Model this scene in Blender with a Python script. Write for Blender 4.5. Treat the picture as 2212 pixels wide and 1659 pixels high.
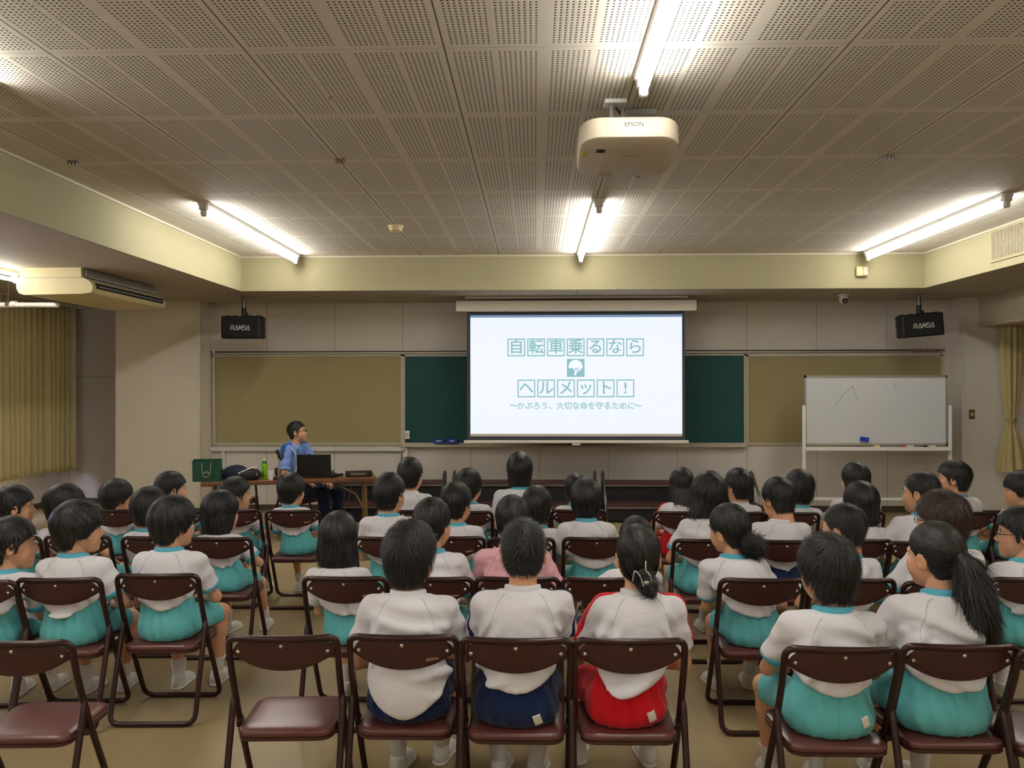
import bpy, bmesh, math, random
import numpy as np
from mathutils import Vector, Matrix
from mathutils.bvhtree import BVHTree

for _o in list(bpy.data.objects):
    bpy.data.objects.remove(_o)
SC = bpy.context.scene
COL = SC.collection
R = math.radians

# ------------------------------------------------------------------ camera
CAM_Z = 1.715
FPX = 1770.0
YAW, PITCH, ROLL = math.atan(49 / FPX), math.atan(9.5 / FPX), 0.0015
cam = bpy.data.cameras.new('camera')
cam.sensor_width = 36.0
cam.lens = FPX / 2212 * 36.0
cam.clip_end = 100
camo = bpy.data.objects.new('camera', cam)
COL.objects.link(camo)
CAMR = (Matrix.Rotation(YAW, 3, 'Z') @ Matrix.Rotation(math.pi / 2 + PITCH, 3, 'X') @ Matrix.Rotation(-ROLL, 3, 'Z'))
camo.matrix_world = Matrix.Translation((0, 0, CAM_Z)) @ CAMR.to_4x4()
SC.camera = camo


def ray(px, py):
    return CAMR @ Vector(((px - 1106) / FPX, -(py - 829.5) / FPX, -1.0))


def atY(px, py, Y):
    d = ray(px, py); t = Y / d.y
    return Vector((d.x * t, Y, CAM_Z + d.z * t))


def atX(px, py, X):
    d = ray(px, py); t = X / d.x
    return Vector((X, d.y * t, CAM_Z + d.z * t))


def atZ(px, py, z):
    d = ray(px, py); t = (z - CAM_Z) / d.z
    return Vector((d.x * t, d.y * t, z))


# ------------------------------------------------------------------ world, view
EXPO = 1.5
LAMP_E = 26.0
LAMP_C = (1.0, 0.972, 0.925)
SCREEN_E = 1.0
w = bpy.data.worlds.new('world'); SC.world = w
w.use_nodes = True
bg = w.node_tree.nodes['Background']
bg.inputs[0].default_value = (0.62, 0.66, 1.0, 1)
bg.inputs[1].default_value = 5.0
SC.view_settings.view_transform = 'Standard'
SC.view_settings.look = 'None'
SC.view_settings.gamma = 1.0
SC.view_settings.use_curve_mapping = False
SC.view_settings.exposure = EXPO
try:
    SC.cycles.max_bounces = 8
    SC.cycles.diffuse_bounces = 4
    SC.cycles.glossy_bounces = 3
    SC.cycles.sample_clamp_indirect = 4.0
    SC.cycles.caustics_reflective = False
    SC.cycles.caustics_refractive = False
    SC.cycles.use_denoising = True
    SC.cycles.adaptive_threshold = 0.015
    SC.cycles.denoiser = 'OPENIMAGEDENOISE'
except Exception:
    pass


# ------------------------------------------------------------------ materials
def lin(r, g, b):
    f = lambda c: (c / 255 / 12.92) if c / 255 <= 0.04045 else ((c / 255 + 0.055) / 1.055) ** 2.4
    return (f(r), f(g), f(b), 1.0)


class NT:
    """small node-expression helper"""
    def __init__(s, name):
        s.m = bpy.data.materials.new(name); s.m.use_nodes = True
        s.t = s.m.node_tree; s.n = s.t.nodes; s.l = s.t.links
        s.b = s.n['Principled BSDF']

    def node(s, typ, **kw):
        n = s.n.new(typ)
        for k, v in kw.items():
            setattr(n, k, v)
        return n

    def put(s, sock, v):
        if hasattr(v, 'is_linked') or hasattr(v, 'node'):
            s.l.new(v, sock)
        else:
            sock.default_value = v

    def op(s, o, a, b=0.0, c=None):
        n = s.n.new('ShaderNodeMath'); n.operation = o
        s.put(n.inputs[0], a); s.put(n.inputs[1], b)
        if c is not None:
            s.put(n.inputs[2], c)
        return n.outputs[0]

    def mix(s, f, a, b):
        n = s.n.new('ShaderNodeMix'); n.data_type = 'RGBA'
        s.put(n.inputs[0], f); s.put(n.inputs[6], a); s.put(n.inputs[7], b)
        return n.outputs[2]

    def pos(s):
        g = s.n.new('ShaderNodeNewGeometry'); x = s.n.new('ShaderNodeSeparateXYZ')
        s.l.new(g.outputs['Position'], x.inputs[0])
        return x.outputs[0], x.outputs[1], x.outputs[2], g.outputs['Position']

    def objco(s):
        return s.n.new('ShaderNodeTexCoord').outputs['Object']

    def noise(s, vec, scale, detail=2.0, rough=0.5):
        n = s.n.new('ShaderNodeTexNoise')
        if vec is not None:
            s.l.new(vec, n.inputs['Vector'])
        n.inputs['Scale'].default_value = scale
        n.inputs['Detail'].default_value = detail
        n.inputs['Roughness'].default_value = rough
        return n.outputs['Fac']

    def scalevec(s, vec, sx, sy, sz):
        n = s.n.new('ShaderNodeMapping'); s.l.new(vec, n.inputs[0])
        n.inputs['Scale'].default_value = (sx, sy, sz)
        return n.outputs[0]

    def bump(s, h, strength=0.3, dist=0.01):
        n = s.n.new('ShaderNodeBump')
        n.inputs['Strength'].default_value = strength
        n.inputs['Distance'].default_value = dist
        s.l.new(h, n.inputs['Height'])
        s.l.new(n.outputs[0], s.b.inputs['Normal'])

    def fin(s, col=None, rough=None, spec=None, metal=None):
        if col is not None:
            s.put(s.b.inputs['Base Color'], col)
        if rough is not None:
            s.put(s.b.inputs['Roughness'], rough)
        if spec is not None:
            s.b.inputs['Specular IOR Level'].default_value = spec
        if metal is not None:
            s.b.inputs['Metallic'].default_value = metal
        return s.m


def plain(name, rgb, rough=0.5, spec=0.4, metal=0.0, var=0.06, vscale=30, bump=0.0, bscale=300, bdist=0.002):
    t = NT(name); co = t.objco()
    c = lin(*rgb)
    k = t.noise(co, vscale, 3)
    c2 = tuple(x * (1 - 2 * var) for x in c[:3]) + (1,)
    c1 = tuple(min(1, x * (1 + 2 * var)) for x in c[:3]) + (1,)
    col = t.mix(k, c2, c1)
    if bump:
        t.bump(t.noise(co, bscale, 2), bump, bdist)
    return t.fin(col, rough, spec, metal)


def emit(name, rgb, e, linear=False):
    t = NT(name)
    c = rgb + (1,) if linear else lin(*rgb)
    t.b.inputs['Emission Color'].default_value = c
    t.b.inputs['Emission Strength'].default_value = e if linear else e / 2 ** EXPO
    return t.fin(tuple(.15 * x for x in c[:3]) + (1,), 0.8, 0.0)


def cloth(name, rgb, rough=0.85, var=0.05, seamdark=0.72):
    t = NT(name); co = t.objco()
    c = lin(*rgb)
    a = t.n.new('ShaderNodeAttribute'); a.attribute_name = 'seam'
    sd = t.op('ABSOLUTE', a.outputs['Fac'])
    line = t.op('LESS_THAN', sd, 0.0013)
    k = t.noise(co, 14, 3)
    base = t.mix(k, tuple(x * (1 - var) for x in c[:3]) + (1,), tuple(min(1, x * (1 + var)) for x in c[:3]) + (1,))
    col = t.mix(line, base, tuple(x * seamdark for x in c[:3]) + (1,))
    fine = t.noise(co, 700, 2)
    big = t.noise(t.scalevec(co, 1, 1, 1.7), 16, 2, 0.45)
    h = t.op('ADD', t.op('MULTIPLY', fine, 0.05), t.op('MULTIPLY', big, 1.0))
    t.bump(h, 0.5, 0.008)
    t.b.inputs['Sheen Weight'].default_value = 0.15
    return t.fin(col, rough, 0.15)


MAT = {}
WX0 = -2.816      # phase of the joints in the front wall panels


def wallmat(name, rgb, x0=None, pitch=0.96, axis=0, zj=None):
    t = NT(name); X = t.pos(); co = X[3]
    c = lin(*rgb)
    k = t.noise(co, 3.0, 3)
    base = t.mix(k, tuple(v * 0.95 for v in c[:3]) + (1,), tuple(min(1, v * 1.05) for v in c[:3]) + (1,))
    fine = t.noise(co, 260, 2, 0.7)
    h = t.op('MULTIPLY', fine, 0.4)
    if x0 is not None:
        u = t.op('DIVIDE', t.op('SUBTRACT', X[axis], x0 - pitch / 2), pitch)
        f = t.op('ABSOLUTE', t.op('SUBTRACT', t.op('FRACT', u), 0.5))
        g = t.op('LESS_THAN', f, 0.0032 / pitch)
        if zj is not None:
            g = t.op('MAXIMUM', g, t.op('LESS_THAN', t.op('ABSOLUTE', t.op('SUBTRACT', X[2], zj)), 0.003))
        base = t.mix(t.op('MULTIPLY', g, 0.65), base, lin(60, 52, 44))
        h = t.op('SUBTRACT', h, t.op('MULTIPLY', g, 2.0))
    t.bump(h, 0.25, 0.003)
    return t.fin(base, 0.75, 0.25)


MAT['wall'] = wallmat('wall_panel_paint', (214, 207, 197), WX0)
MAT['wallside'] = wallmat('wall_side_paint', (196, 188, 176), 0.3, 0.91, 0, 1.9)
MAT['wallplain'] = wallmat('pilaster_paint', (214, 206, 188))
MAT['wallright'] = wallmat('right_wall_paint', (210, 203, 190))
MAT['beam'] = wallmat('beam_cream_paint', (154, 147, 115))
MAT['soffit'] = wallmat('soffit_board', (176, 166, 150), -1.39, 0.96, 0)


def ceilmat():
    t = NT('perforated_ceiling_board'); X, Y, Z, P = t.pos(); q = 0.0252
    u = t.op('MULTIPLY', t.op('FRACT', t.op('DIVIDE', t.op('SUBTRACT', X, -1.39), 0.48)), 0.48)
    a = t.op('SUBTRACT', u, 0.0411)
    g2 = t.op('GREATER_THAN', a, 7 * q + 0.0225)
    a = t.op('SUBTRACT', a, t.op('MULTIPLY', g2, 7 * q + 0.045))
    mx = t.op('MULTIPLY', t.op('GREATER_THAN', a, -q / 2), t.op('LESS_THAN', a, 7.5 * q))
    fx = t.op('MULTIPLY', t.op('SUBTRACT', t.op('FRACT', t.op('ADD', t.op('DIVIDE', a, q), 0.5)), 0.5), q)
    vv = t.op('FRACT', t.op('DIVIDE', t.op('SUBTRACT', Y, 3.9), 0.96))
    b = t.op('SUBTRACT', t.op('MULTIPLY', vv, 0.96), 0.0516)
    my = t.op('MULTIPLY', t.op('GREATER_THAN', b, -q / 2), t.op('LESS_THAN', b, 34.5 * q))
    fy = t.op('MULTIPLY', t.op('SUBTRACT', t.op('FRACT', t.op('ADD', t.op('DIVIDE', b, q), 0.5)), 0.5), q)
    r = t.op('SQRT', t.op('ADD', t.op('MULTIPLY', fx, fx), t.op('MULTIPLY', fy, fy)))
    inside = t.op('MULTIPLY', t.op('MULTIPLY', t.op('GREATER_THAN', X, -3.31), t.op('LESS_THAN', X, 4.37)), t.op('LESS_THAN', Y, 9.66))
    m = t.op('MULTIPLY', t.op('MULTIPLY', mx, my), inside)
    hole = t.op('MULTIPLY', t.op('LESS_THAN', r, 0.0058), m)
    # smooth cone of the drilled rim for the bump
    rim = t.op('MULTIPLY', t.op('SUBTRACT', 1.0, t.op('MINIMUM', t.op('DIVIDE', r, 0.0085), 1.0)), m)
    uu = t.op('FRACT', t.op('ADD', t.op('DIVIDE', t.op('SUBTRACT', X, -1.39), 0.96), 0.5))
    s1 = t.op('LESS_THAN', t.op('ABSOLUTE', t.op('SUBTRACT', uu, 0.5)), 0.0042)
    s2 = t.op('LESS_THAN', t.op('ABSOLUTE', t.op('SUBTRACT', t.op('FRACT', t.op('ADD', vv, 0.5)), 0.5)), 0.0018)
    s1 = t.op('MULTIPLY', s1, t.op('LESS_THAN', X, 4.5))
    k = t.noise(P, 2.0, 3)
    base = t.mix(k, lin(208, 201, 186), lin(216, 209, 195))
    base = t.mix(t.op('MULTIPLY', s2, 0.5), base, lin(90, 82, 70))
    base = t.mix(t.op('MULTIPLY', s1, 0.85), base, lin(52, 44, 36))
    base = t.mix(hole, base, lin(58, 49, 42))
    t.bump(t.op('SUBTRACT', t.op('MULTIPLY', t.noise(P, 300, 1), 0.05), rim), 0.5, 0.004)
    return t.fin(base, 0.8, 0.2)


MAT['ceiling'] = ceilmat()


def perfmat():
    t = NT('perforated_bulkhead_board'); X, Y, Z, P = t.pos(); q = 0.03
    fy = t.op('MULTIPLY', t.op('SUBTRACT', t.op('FRACT', t.op('DIVIDE', Y, q)), 0.5), q)
    fz = t.op('MULTIPLY', t.op('SUBTRACT', t.op('FRACT', t.op('DIVIDE', Z, q)), 0.5), q)
    r = t.op('SQRT', t.op('ADD', t.op('MULTIPLY', fy, fy), t.op('MULTIPLY', fz, fz)))
    hole = t.op('LESS_THAN', r, 0.006)
    hole = t.op('MULTIPLY', hole, t.op('GREATER_THAN', Z, 2.56))
    base = t.mix(hole, lin(200, 188, 164), lin(80, 70, 56))
    return t.fin(base, 0.8, 0.2)


MAT['perf'] = perfmat()


def floormat():
    t = NT('vinyl_floor'); X, Y, Z, P = t.pos()
    n1 = t.noise(P, 1.1, 4, 0.6)
    n2 = t.noise(t.scalevec(P, 1, 0.12, 1), 9, 3)
    n3 = t.noise(P, 160, 2)
    c = t.mix(n1, lin(142, 125, 92), lin(166, 148, 110))
    c = t.mix(t.op('MULTIPLY', n2, 0.35), c, lin(134, 115, 82))
    c = t.mix(t.op('MULTIPLY', n3, 0.25), c, lin(158, 138, 100))
    u = t.op('ABSOLUTE', t.op('SUBTRACT', t.op('FRACT', t.op('DIVIDE', t.op('ADD', X, 0.93), 1.82)), 0.5))
    s = t.op('LESS_THAN', u, 0.0008)
    c = t.mix(t.op('MULTIPLY', s, 0.6), c, lin(84, 68, 44))
    t.bump(t.op('ADD', t.op('MULTIPLY', n3, 0.2), n2), 0.06, 0.004)
    rg = t.op('ADD', 0.3, t.op('MULTIPLY', n1, 0.2))
    return t.fin(c, rg, 0.4)


MAT['floor'] = floormat()
MAT['baseboard'] = plain('brown_vinyl_baseboard', (74, 60, 44), 0.5)
MAT['cork'] = plain('cork_board_cloth', (158, 146, 108), 0.95, 0.1, var=0.05, vscale=160, bump=0.3, bscale=500)
MAT['chalk'] = plain('green_chalkboard', (22, 74, 70), 0.6, 0.3, var=0.12, vscale=2.0)
MAT['alu'] = plain('aluminium_trim', (176, 172, 160), 0.4, 0.5, 0.55)
MAT['darkrail'] = plain('dark_rail', (52, 46, 38), 0.5)
MAT['frame'] = plain('board_frame_beige', (186, 178, 158), 0.5)
MAT['pvc'] = plain('white_conduit', (206, 206, 198), 0.5)
MAT['white'] = plain('white_plastic', (232, 230, 224), 0.45)
MAT['whitemetal'] = plain('white_enamel', (228, 228, 224), 0.4)
MAT['lampbody'] = plain('lamp_white_steel', (236, 234, 226), 0.45)
MAT['lampcap'] = plain('lamp_end_cap', (196, 190, 180), 0.5)
MAT['tube'] = emit('fluorescent_tube', LAMP_C, LAMP_E, True)
MAT['black'] = plain('black_plastic', (18, 18, 19), 0.5, 0.4)
MAT['blackgloss'] = plain('black_gloss', (14, 14, 15), 0.25, 0.5)
MAT['speaker'] = plain('speaker_black_grille', (15, 15, 16), 0.65, 0.3, bump=0.5, bscale=500)
MAT['logo'] = plain('pale_logo_print', (186, 184, 172), 0.4)
MAT['darkprint'] = plain('dark_grey_print', (52, 50, 48), 0.5)
MAT['greyprint'] = plain('faint_grey_print', (176, 158, 138), 0.5)
MAT['projector'] = plain('projector_cream_plastic', (196, 185, 162), 0.45, var=0.01)
MAT['yellow'] = plain('yellow_sticker', (224, 196, 20), 0.5)
MAT['acbody'] = plain('air_conditioner_cream', (208, 193, 144), 0.45, var=0.02)
MAT['slat'] = plain('vent_slat_beige', (158, 146, 118), 0.5)
MAT['accover'] = plain('air_conditioner_grey_rail', (150, 148, 142), 0.5)
MAT['curtain'] = cloth('curtain_gold_cloth', (172, 158, 110), 0.9)
MAT['chairleather'] = plain('maroon_chair_vinyl', (90, 46, 42), 0.30, 0.8, var=0.08, vscale=8, bump=0.12, bscale=420)
MAT['chairback'] = plain('maroon_backrest_vinyl', (66, 34, 31), 0.42, 0.5, var=0.1, vscale=10, bump=0.15, bscale=420)
MAT['chairtube'] = plain('dark_brown_chair_steel', (52, 28, 26), 0.3, 0.5, 0.3)
MAT['rivet'] = plain('rivet_steel', (210, 206, 200), 0.2, 0.5, 0.9)
MAT['chairlabel'] = plain('worn_chair_label', (138, 112, 84), 0.5)
MAT['wood'] = plain('table_wood_laminate', (118, 80, 52), 0.25, 0.5, var=0.12, vscale=6)
MAT['woodedge'] = plain('table_edge_brown', (92, 58, 38), 0.45)
MAT['brass'] = plain('table_leg_bronze', (128, 104, 66), 0.4, 0.5, 0.5)
MAT['darkpanel'] = plain('dark_riser_panel', (20, 20, 22), 0.6)
MAT['risertop'] = plain('riser_tread_maroon', (70, 40, 36), 0.55)
MAT['steel'] = plain('worn_steel', (128, 124, 116), 0.35, 0.5, 0.8)
MAT['board'] = plain('whiteboard_enamel', (206, 209, 211), 0.3, 0.5, var=0.015, vscale=3)
MAT['ink'] = plain('marker_ink', (88, 88, 90), 0.6)
MAT['blue'] = plain('blue_plastic', (22, 62, 170), 0.5)
MAT['redplastic'] = plain('red_plastic', (190, 40, 36), 0.4)
MAT['switchplate'] = plain('brown_switch_plate', (108, 96, 78), 0.4, 0.5, 0.3)
MAT['switchamber'] = plain('amber_switch', (206, 170, 90), 0.4)
MAT['bagpaper'] = plain('dark_green_paper', (16, 66, 50), 0.35, 0.45, var=0.05)
MAT['bagcord'] = plain('bag_cord', (168, 164, 120), 0.7)
MAT['navybag'] = plain('navy_bag_cloth', (20, 26, 48), 0.8)
MAT['blackbag'] = plain('black_bag_cloth', (20, 20, 22), 0.7)
MAT['tea'] = plain('green_tea_label', (128, 190, 18), 0.35)
MAT['teacap'] = plain('lime_cap', (190, 222, 74), 0.4)
MAT['paper'] = plain('white_paper', (226, 222, 212), 0.7)
MAT['gold'] = plain('badge_gold', (200, 160, 70), 0.3, 0.5, 0.8)
MAT['silver'] = plain('silver_clip', (220, 220, 220), 0.2, 0.5, 0.9)
MAT['screenborder'] = plain('screen_black_border', (58, 62, 72), 0.7)
MAT['screencase'] = plain('screen_case_white', (226, 220, 206), 0.4)
MAT['glassdark'] = plain('dark_window_glass', (18, 18, 22), 0.08, 0.5)
MAT['eyewhite'] = plain('eye_white', (196, 186, 176), 0.25)
MAT['iris'] = plain('eye_iris', (22, 14, 10), 0.2)
MAT['shoe'] = plain('white_shoe_rubber', (222, 220, 214), 0.6)
MAT['shoeblack'] = plain('black_leather_shoe', (16, 16, 17), 0.3)
MAT['sock'] = cloth('white_sock', (226, 224, 222))
MAT['shirt'] = cloth('white_jersey', (222, 220, 224))
MAT['pink'] = cloth('pink_jersey', (222, 168, 176))
MAT['bluec'] = cloth('light_blue_shirt', (122, 154, 220))
MAT['bluedark'] = cloth('blue_epaulette', (32, 86, 150))
MAT['teal'] = cloth('teal_jersey', (98, 182, 187))
MAT['tealtrim'] = cloth('teal_trim', (84, 168, 190))
MAT['navy'] = cloth('navy_jersey', (24, 38, 76))
MAT['trouser'] = cloth('dark_navy_trousers', (22, 28, 52))
MAT['red'] = cloth('red_jersey', (200, 20, 34))
MAT['purple'] = cloth('purple_trim', (70, 60, 140))
MAT['ink2'] = plain('black_lettering', (20, 30, 12), 0.6)


def skinmat():
    t = NT('skin'); co = t.objco()
    c = t.mix(t.noise(co, 9, 3), lin(206, 152, 116), lin(220, 168, 132))
    t.b.inputs['Subsurface Weight'].default_value = 0.0
    t.bump(t.noise(co, 350, 2), 0.1, 0.002)
    return t.fin(c, 0.5, 0.35)


def hairmat(name, rgb, rgb2):
    t = NT(name); co = t.objco()
    a = t.n.new('ShaderNodeAttribute'); a.attribute_name = 'tone'
    c = t.mix(a.outputs['Fac'], lin(*rgb), lin(*rgb2))
    t.bump(t.noise(t.scalevec(co, 1, 1, 0.25), 260, 2), 0.4, 0.004)
    return t.fin(c, 0.45, 0.4)


MAT['skin'] = skinmat()
MAT['lips'] = plain('lips_skin', (176, 108, 92), 0.45)
MAT['hair'] = hairmat('black_hair', (13, 13, 13), (58, 55, 50))
MAT['hairbrown'] = hairmat('dark_brown_hair', (26, 19, 15), (84, 62, 46))


# ------------------------------------------------------------------ object helpers
def link(name, me, mat=None, parent=None):
    o = bpy.data.objects.new(name, me)
    COL.objects.link(o)
    if mat is not None and me is not None and not me.materials:
        me.materials.append(MAT[mat] if isinstance(mat, str) else mat)
    if parent is not None:
        o.parent = parent
    return o


def tag(o, label, cat, group=None, kind=None):
    o['label'] = label
    o['category'] = cat
    if group:
        o['group'] = group
    if kind:
        o['kind'] = kind
    return o


def thing(name, label, cat, loc=(0, 0, 0), rz=0.0, group=None):
    o = bpy.data.objects.new(name, None)
    COL.objects.link(o)
    o.location = loc; o.rotation_euler = (0, 0, rz); o.empty_display_size = 0.1
    return tag(o, label, cat, group)


def struct(o, label=None):
    o['kind'] = 'structure'
    if label:
        o['label'] = label
    return o


def npmesh(name, V, F, smooth=True, attrs=None, matidx=None):
    """mesh from numpy vertices and a list of numpy face arrays (quads / tris)"""
    me = bpy.data.meshes.new(name)
    V = np.ascontiguousarray(V, dtype=np.float32)
    if isinstance(F, np.ndarray):
        F = [F]
    F = [f for f in F if len(f)]
    me.vertices.add(len(V)); me.vertices.foreach_set('co', V.ravel())
    nl = sum(f.size for f in F); nf = sum(len(f) for f in F)
    me.loops.add(nl); me.polygons.add(nf)
    me.loops.foreach_set('vertex_index', np.concatenate([f.ravel() for f in F]).astype(np.int32))
    tot = np.concatenate([np.full(len(f), f.shape[1]) for f in F])
    st = np.concatenate([[0], np.cumsum(tot)[:-1]]).astype(np.int32)
    me.polygons.foreach_set('loop_start', st)
    if smooth:
        me.polygons.foreach_set('use_smooth', np.ones(nf, bool))
    for k, v in (attrs or {}).items():
        a = me.attributes.new(k, 'FLOAT', 'POINT')
        a.data.foreach_set('value', np.ascontiguousarray(v, dtype=np.float32))
    me.update(calc_edges=True)
    me.validate()
    return me


class MB:
    def __init__(s):
        s.v = []; s.f = []; s.n = 0

    def raw(s, v, f):
        s.v += [tuple(p) for p in v]
        s.f += [tuple(i + s.n for i in q) for q in f]
        s.n += len(v)
        return s

    def box(s, c, d, rot=None):
        x, y, z = d[0] / 2, d[1] / 2, d[2] / 2
        P = [Vector((sx * x, sy * y, sz * z)) for sz in (-1, 1) for sy in (-1, 1) for sx in (-1, 1)]
        if rot is not None:
            P = [rot @ p for p in P]
        c = Vector(c)
        return s.raw([p + c for p in P], [(0, 2, 3, 1), (4, 5, 7, 6), (0, 1, 5, 4), (2, 6, 7, 3), (0, 4, 6, 2), (1, 3, 7, 5)])

    def span(s, a, b):
        return s.box([(a[i] + b[i]) / 2 for i in range(3)], [abs(b[i] - a[i]) for i in range(3)])

    def rbox(s, c, d, r=0.005, seg=2, rot=None):
        bm = bmesh.new()
        bmesh.ops.create_cube(bm, size=1.0)
        for v in bm.verts:
            v.co = Vector((v.co.x * d[0], v.co.y * d[1], v.co.z * d[2]))
        bmesh.ops.bevel(bm, geom=list(bm.edges), offset=min(r, min(d) * 0.49), segments=seg, profile=0.5, affect='EDGES')
        c = Vector(c)
        bm.verts.index_update()
        vs = [((rot @ v.co) if rot is not None else v.co.copy()) + c for v in bm.verts]
        fs = [tuple(v.index for v in f.verts) for f in bm.faces]
        bm.free()
        return s.raw(vs, fs)

    def prism(s, poly, axis, a, b):
        """extrude a 2D polygon along an axis ('x','y','z') from a to b"""
        def P(p, t):
            return {'x': (t, p[0], p[1]), 'y': (p[0], t, p[1]), 'z': (p[0], p[1], t)}[axis]
        n = len(poly)
        vs = [P(p, a) for p in poly] + [P(p, b) for p in poly]
        fs = [tuple(range(n)), tuple(range(2 * n - 1, n - 1, -1))]
        fs += [(i, i + n, (i + 1) % n + n, (i + 1) % n) for i in range(n)]
        return s.raw(vs, fs)

    def tube(s, pts, r, n=10, closed=False, flat=None):
        pts = [Vector(p) for p in pts]
        m = len(pts)
        rr = r if isinstance(r, (list, tuple)) else [r] * m
        up = None; vs = []
        for i, p in enumerate(pts):
            if closed:
                t = (pts[(i + 1) % m] - pts[i - 1])
            else:
                t = pts[min(i + 1, m - 1)] - pts[max(i - 1, 0)]
            t.normalize()
            if up is None:
                up = Vector((0, 0, 1)) if abs(t.z) < 0.9 else Vector((1, 0, 0))
            up = (up - t * up.dot(t))
            if up.length < 1e-6:
                up = t.orthogonal()
            up.normalize()
            sd = t.cross(up)
            for k in range(n):
                a = 2 * math.pi * k / n
                vs.append(p + (up * math.cos(a) * (flat or 1) + sd * math.sin(a)) * rr[i])
        fs = []
        for i in range(m if closed else m - 1):
            j = (i + 1) % m
            for k in range(n):
                k2 = (k + 1) % n
                fs.append((i * n + k, i * n + k2, j * n + k2, j * n + k))
        if not closed:
            fs.append(tuple(range(n - 1, -1, -1)))
            fs.append(tuple((m - 1) * n + k for k in range(n)))
        return s.raw(vs, fs)

    def lathe(s, prof, c=(0, 0, 0), n=20, rot=None):
        vs = []
        for r, z in prof:
            for k in range(n):
                a = 2 * math.pi * k / n
                p = Vector((r * math.cos(a), r * math.sin(a), z))
                if rot is not None:
                    p = rot @ p
                vs.append(p + Vector(c))
        fs = []
        m = len(prof)
        for i in range(m - 1):
            for k in range(n):
                k2 = (k + 1) % n
                fs.append((i * n + k, i * n + k2, (i + 1) * n + k2, (i + 1) * n + k))
        fs.append(tuple(range(n - 1, -1, -1)))
        fs.append(tuple((m - 1) * n + k for k in range(n)))
        return s.raw(vs, fs)

    def mesh(s, name, smooth=False):
        me = bpy.data.meshes.new(name)
        me.from_pydata([tuple(v) for v in s.v], [], s.f)
        if smooth:
            me.polygons.foreach_set('use_smooth', [True] * len(me.polygons))
            try:
                me.set_sharp_from_angle(angle=R(40))
            except Exception:
                pass
        bm = bmesh.new(); bm.from_mesh(me)
        bmesh.ops.recalc_face_normals(bm, faces=bm.faces)
        bm.to_mesh(me); bm.free()
        me.update()
        return me

    def build(s, name, mat, parent=None, smooth=False):
        return link(name, s.mesh(name, smooth), mat, parent)


def fillet(pts, rad, seg=6, closed=False):
    pts = [Vector(p) for p in pts]
    out = []
    m = len(pts)
    for i, p in enumerate(pts):
        if not closed and i in (0, m - 1):
            out.append(p); continue
        a = pts[i - 1] - p; b = pts[(i + 1) % m] - p
        r = rad[i] if isinstance(rad, (list, tuple)) else rad
        if r <= 0:
            out.append(p); continue
        da, db = a.normalized(), b.normalized()
        k = min(r, a.length * 0.49, b.length * 0.49)
        A, B = p + da * k, p + db * k
        for j in range(seg + 1):
            t = j / seg
            out.append(A * (1 - t) ** 2 + p * 2 * t * (1 - t) + B * t ** 2)
    return out


def textobj(name, body, mat, size, loc, rot, parent=None, align='CENTER', extrude=0.0006, offset=0.0, sx=1.0, outline=0.0):
    c = bpy.data.curves.new(name, 'FONT')
    c.body = body; c.size = size; c.align_x = align; c.align_y = 'CENTER'
    c.extrude = extrude; c.offset = offset
    if outline:
        c.extrude = 0.0; c.fill_mode = 'NONE'; c.bevel_depth = outline; c.bevel_resolution = 1
    c.materials.append(MAT[mat] if isinstance(mat, str) else mat)
    tmp = bpy.data.objects.new('tmp_text', c)
    COL.objects.link(tmp)
    bpy.context.view_layer.update()
    dg = bpy.context.evaluated_depsgraph_get()
    me = bpy.data.meshes.new_from_object(tmp.evaluated_get(dg), depsgraph=dg)
    bpy.data.objects.remove(tmp)
    me.name = name
    if not me.materials:
        me.materials.append(MAT[mat] if isinstance(mat, str) else mat)
    o = bpy.data.objects.new(name, me)
    COL.objects.link(o)
    o.location = loc; o.rotation_euler = rot; o.scale = (sx, 1, 1)
    if parent is not None:
        o.parent = parent
    return o


# ------------------------------------------------------------------ room shell
YW, YP, YR, YB = 11.46, 11.09, 12.1, 9.98      # front wall, pilaster fronts, recess wall, front beam
XL, XR = -3.61, 4.69                          # side beams
XWL, XWR = -7.1, 6.62                         # side walls
ZS, ZC = 2.92, 3.343                          # soffit, ceiling
YBK = -4.0


def slab(name, a, b, mat):
    return struct(MB().span(a, b).build(name, mat))


slab('floor', (XWL - .3, YBK - .2, -0.1), (XWR + .5, YR + .2, 0), 'floor')
slab('ceiling', (XL - .05, YBK, ZC), (XR + .05, YB + .05, ZC + .1), 'ceiling')
m = MB()
m.span((XWL - .1, YBK, ZS), (XL - 0.02, YR + .1, ZC + .1))
m.span((XR + 0.02, YBK, ZS), (XWR + .1, YR + .1, ZC + .1))
m.span((XL - 0.02, YB + 0.02, ZS), (XR + 0.02, YR + .1, ZC + .1))
struct(m.build('ceiling_soffit', 'soffit'))
slab('beam_left', (XL - .02, YBK, ZS - .004), (XL, YB + .02, ZC), 'beam')
slab('beam_right', (XR, YBK, ZS - .004), (XR + .02, YB + .02, ZC), 'beam')
slab('beam_front', (XL, YB, ZS - .004), (XR, YB + .02, ZC), 'beam')
m = MB()
m.span((XL, YB - .012, ZC - .02), (XR, YB, ZC)); m.span((XL, YBK, ZC - .02), (XL + .012, YB, ZC)); m.span((XR - .012, YBK, ZC - .02), (XR, YB, ZC))
struct(m.build('trim_1', 'frame'))
slab('wall_front', (-4.7, YW, 0), (5.8, YW + .1, ZS), 'wall')
slab('wall_pilaster_left', (-5.75, YP, 0), (-4.56, YW + .6, ZS), 'wallplain')
slab('wall_pilaster_right', (5.70, YP, 0), (XWR + .1, YW + .1, ZS), 'wallright')
slab('wall_recess', (XWL - .1, YR, 0), (-5.7, YR + .1, ZS), 'wallside')
slab('wall_back', (XWL - .1, YBK - .1, 0), (XWR + .1, YBK, ZC + .1), 'wallplain')
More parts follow.
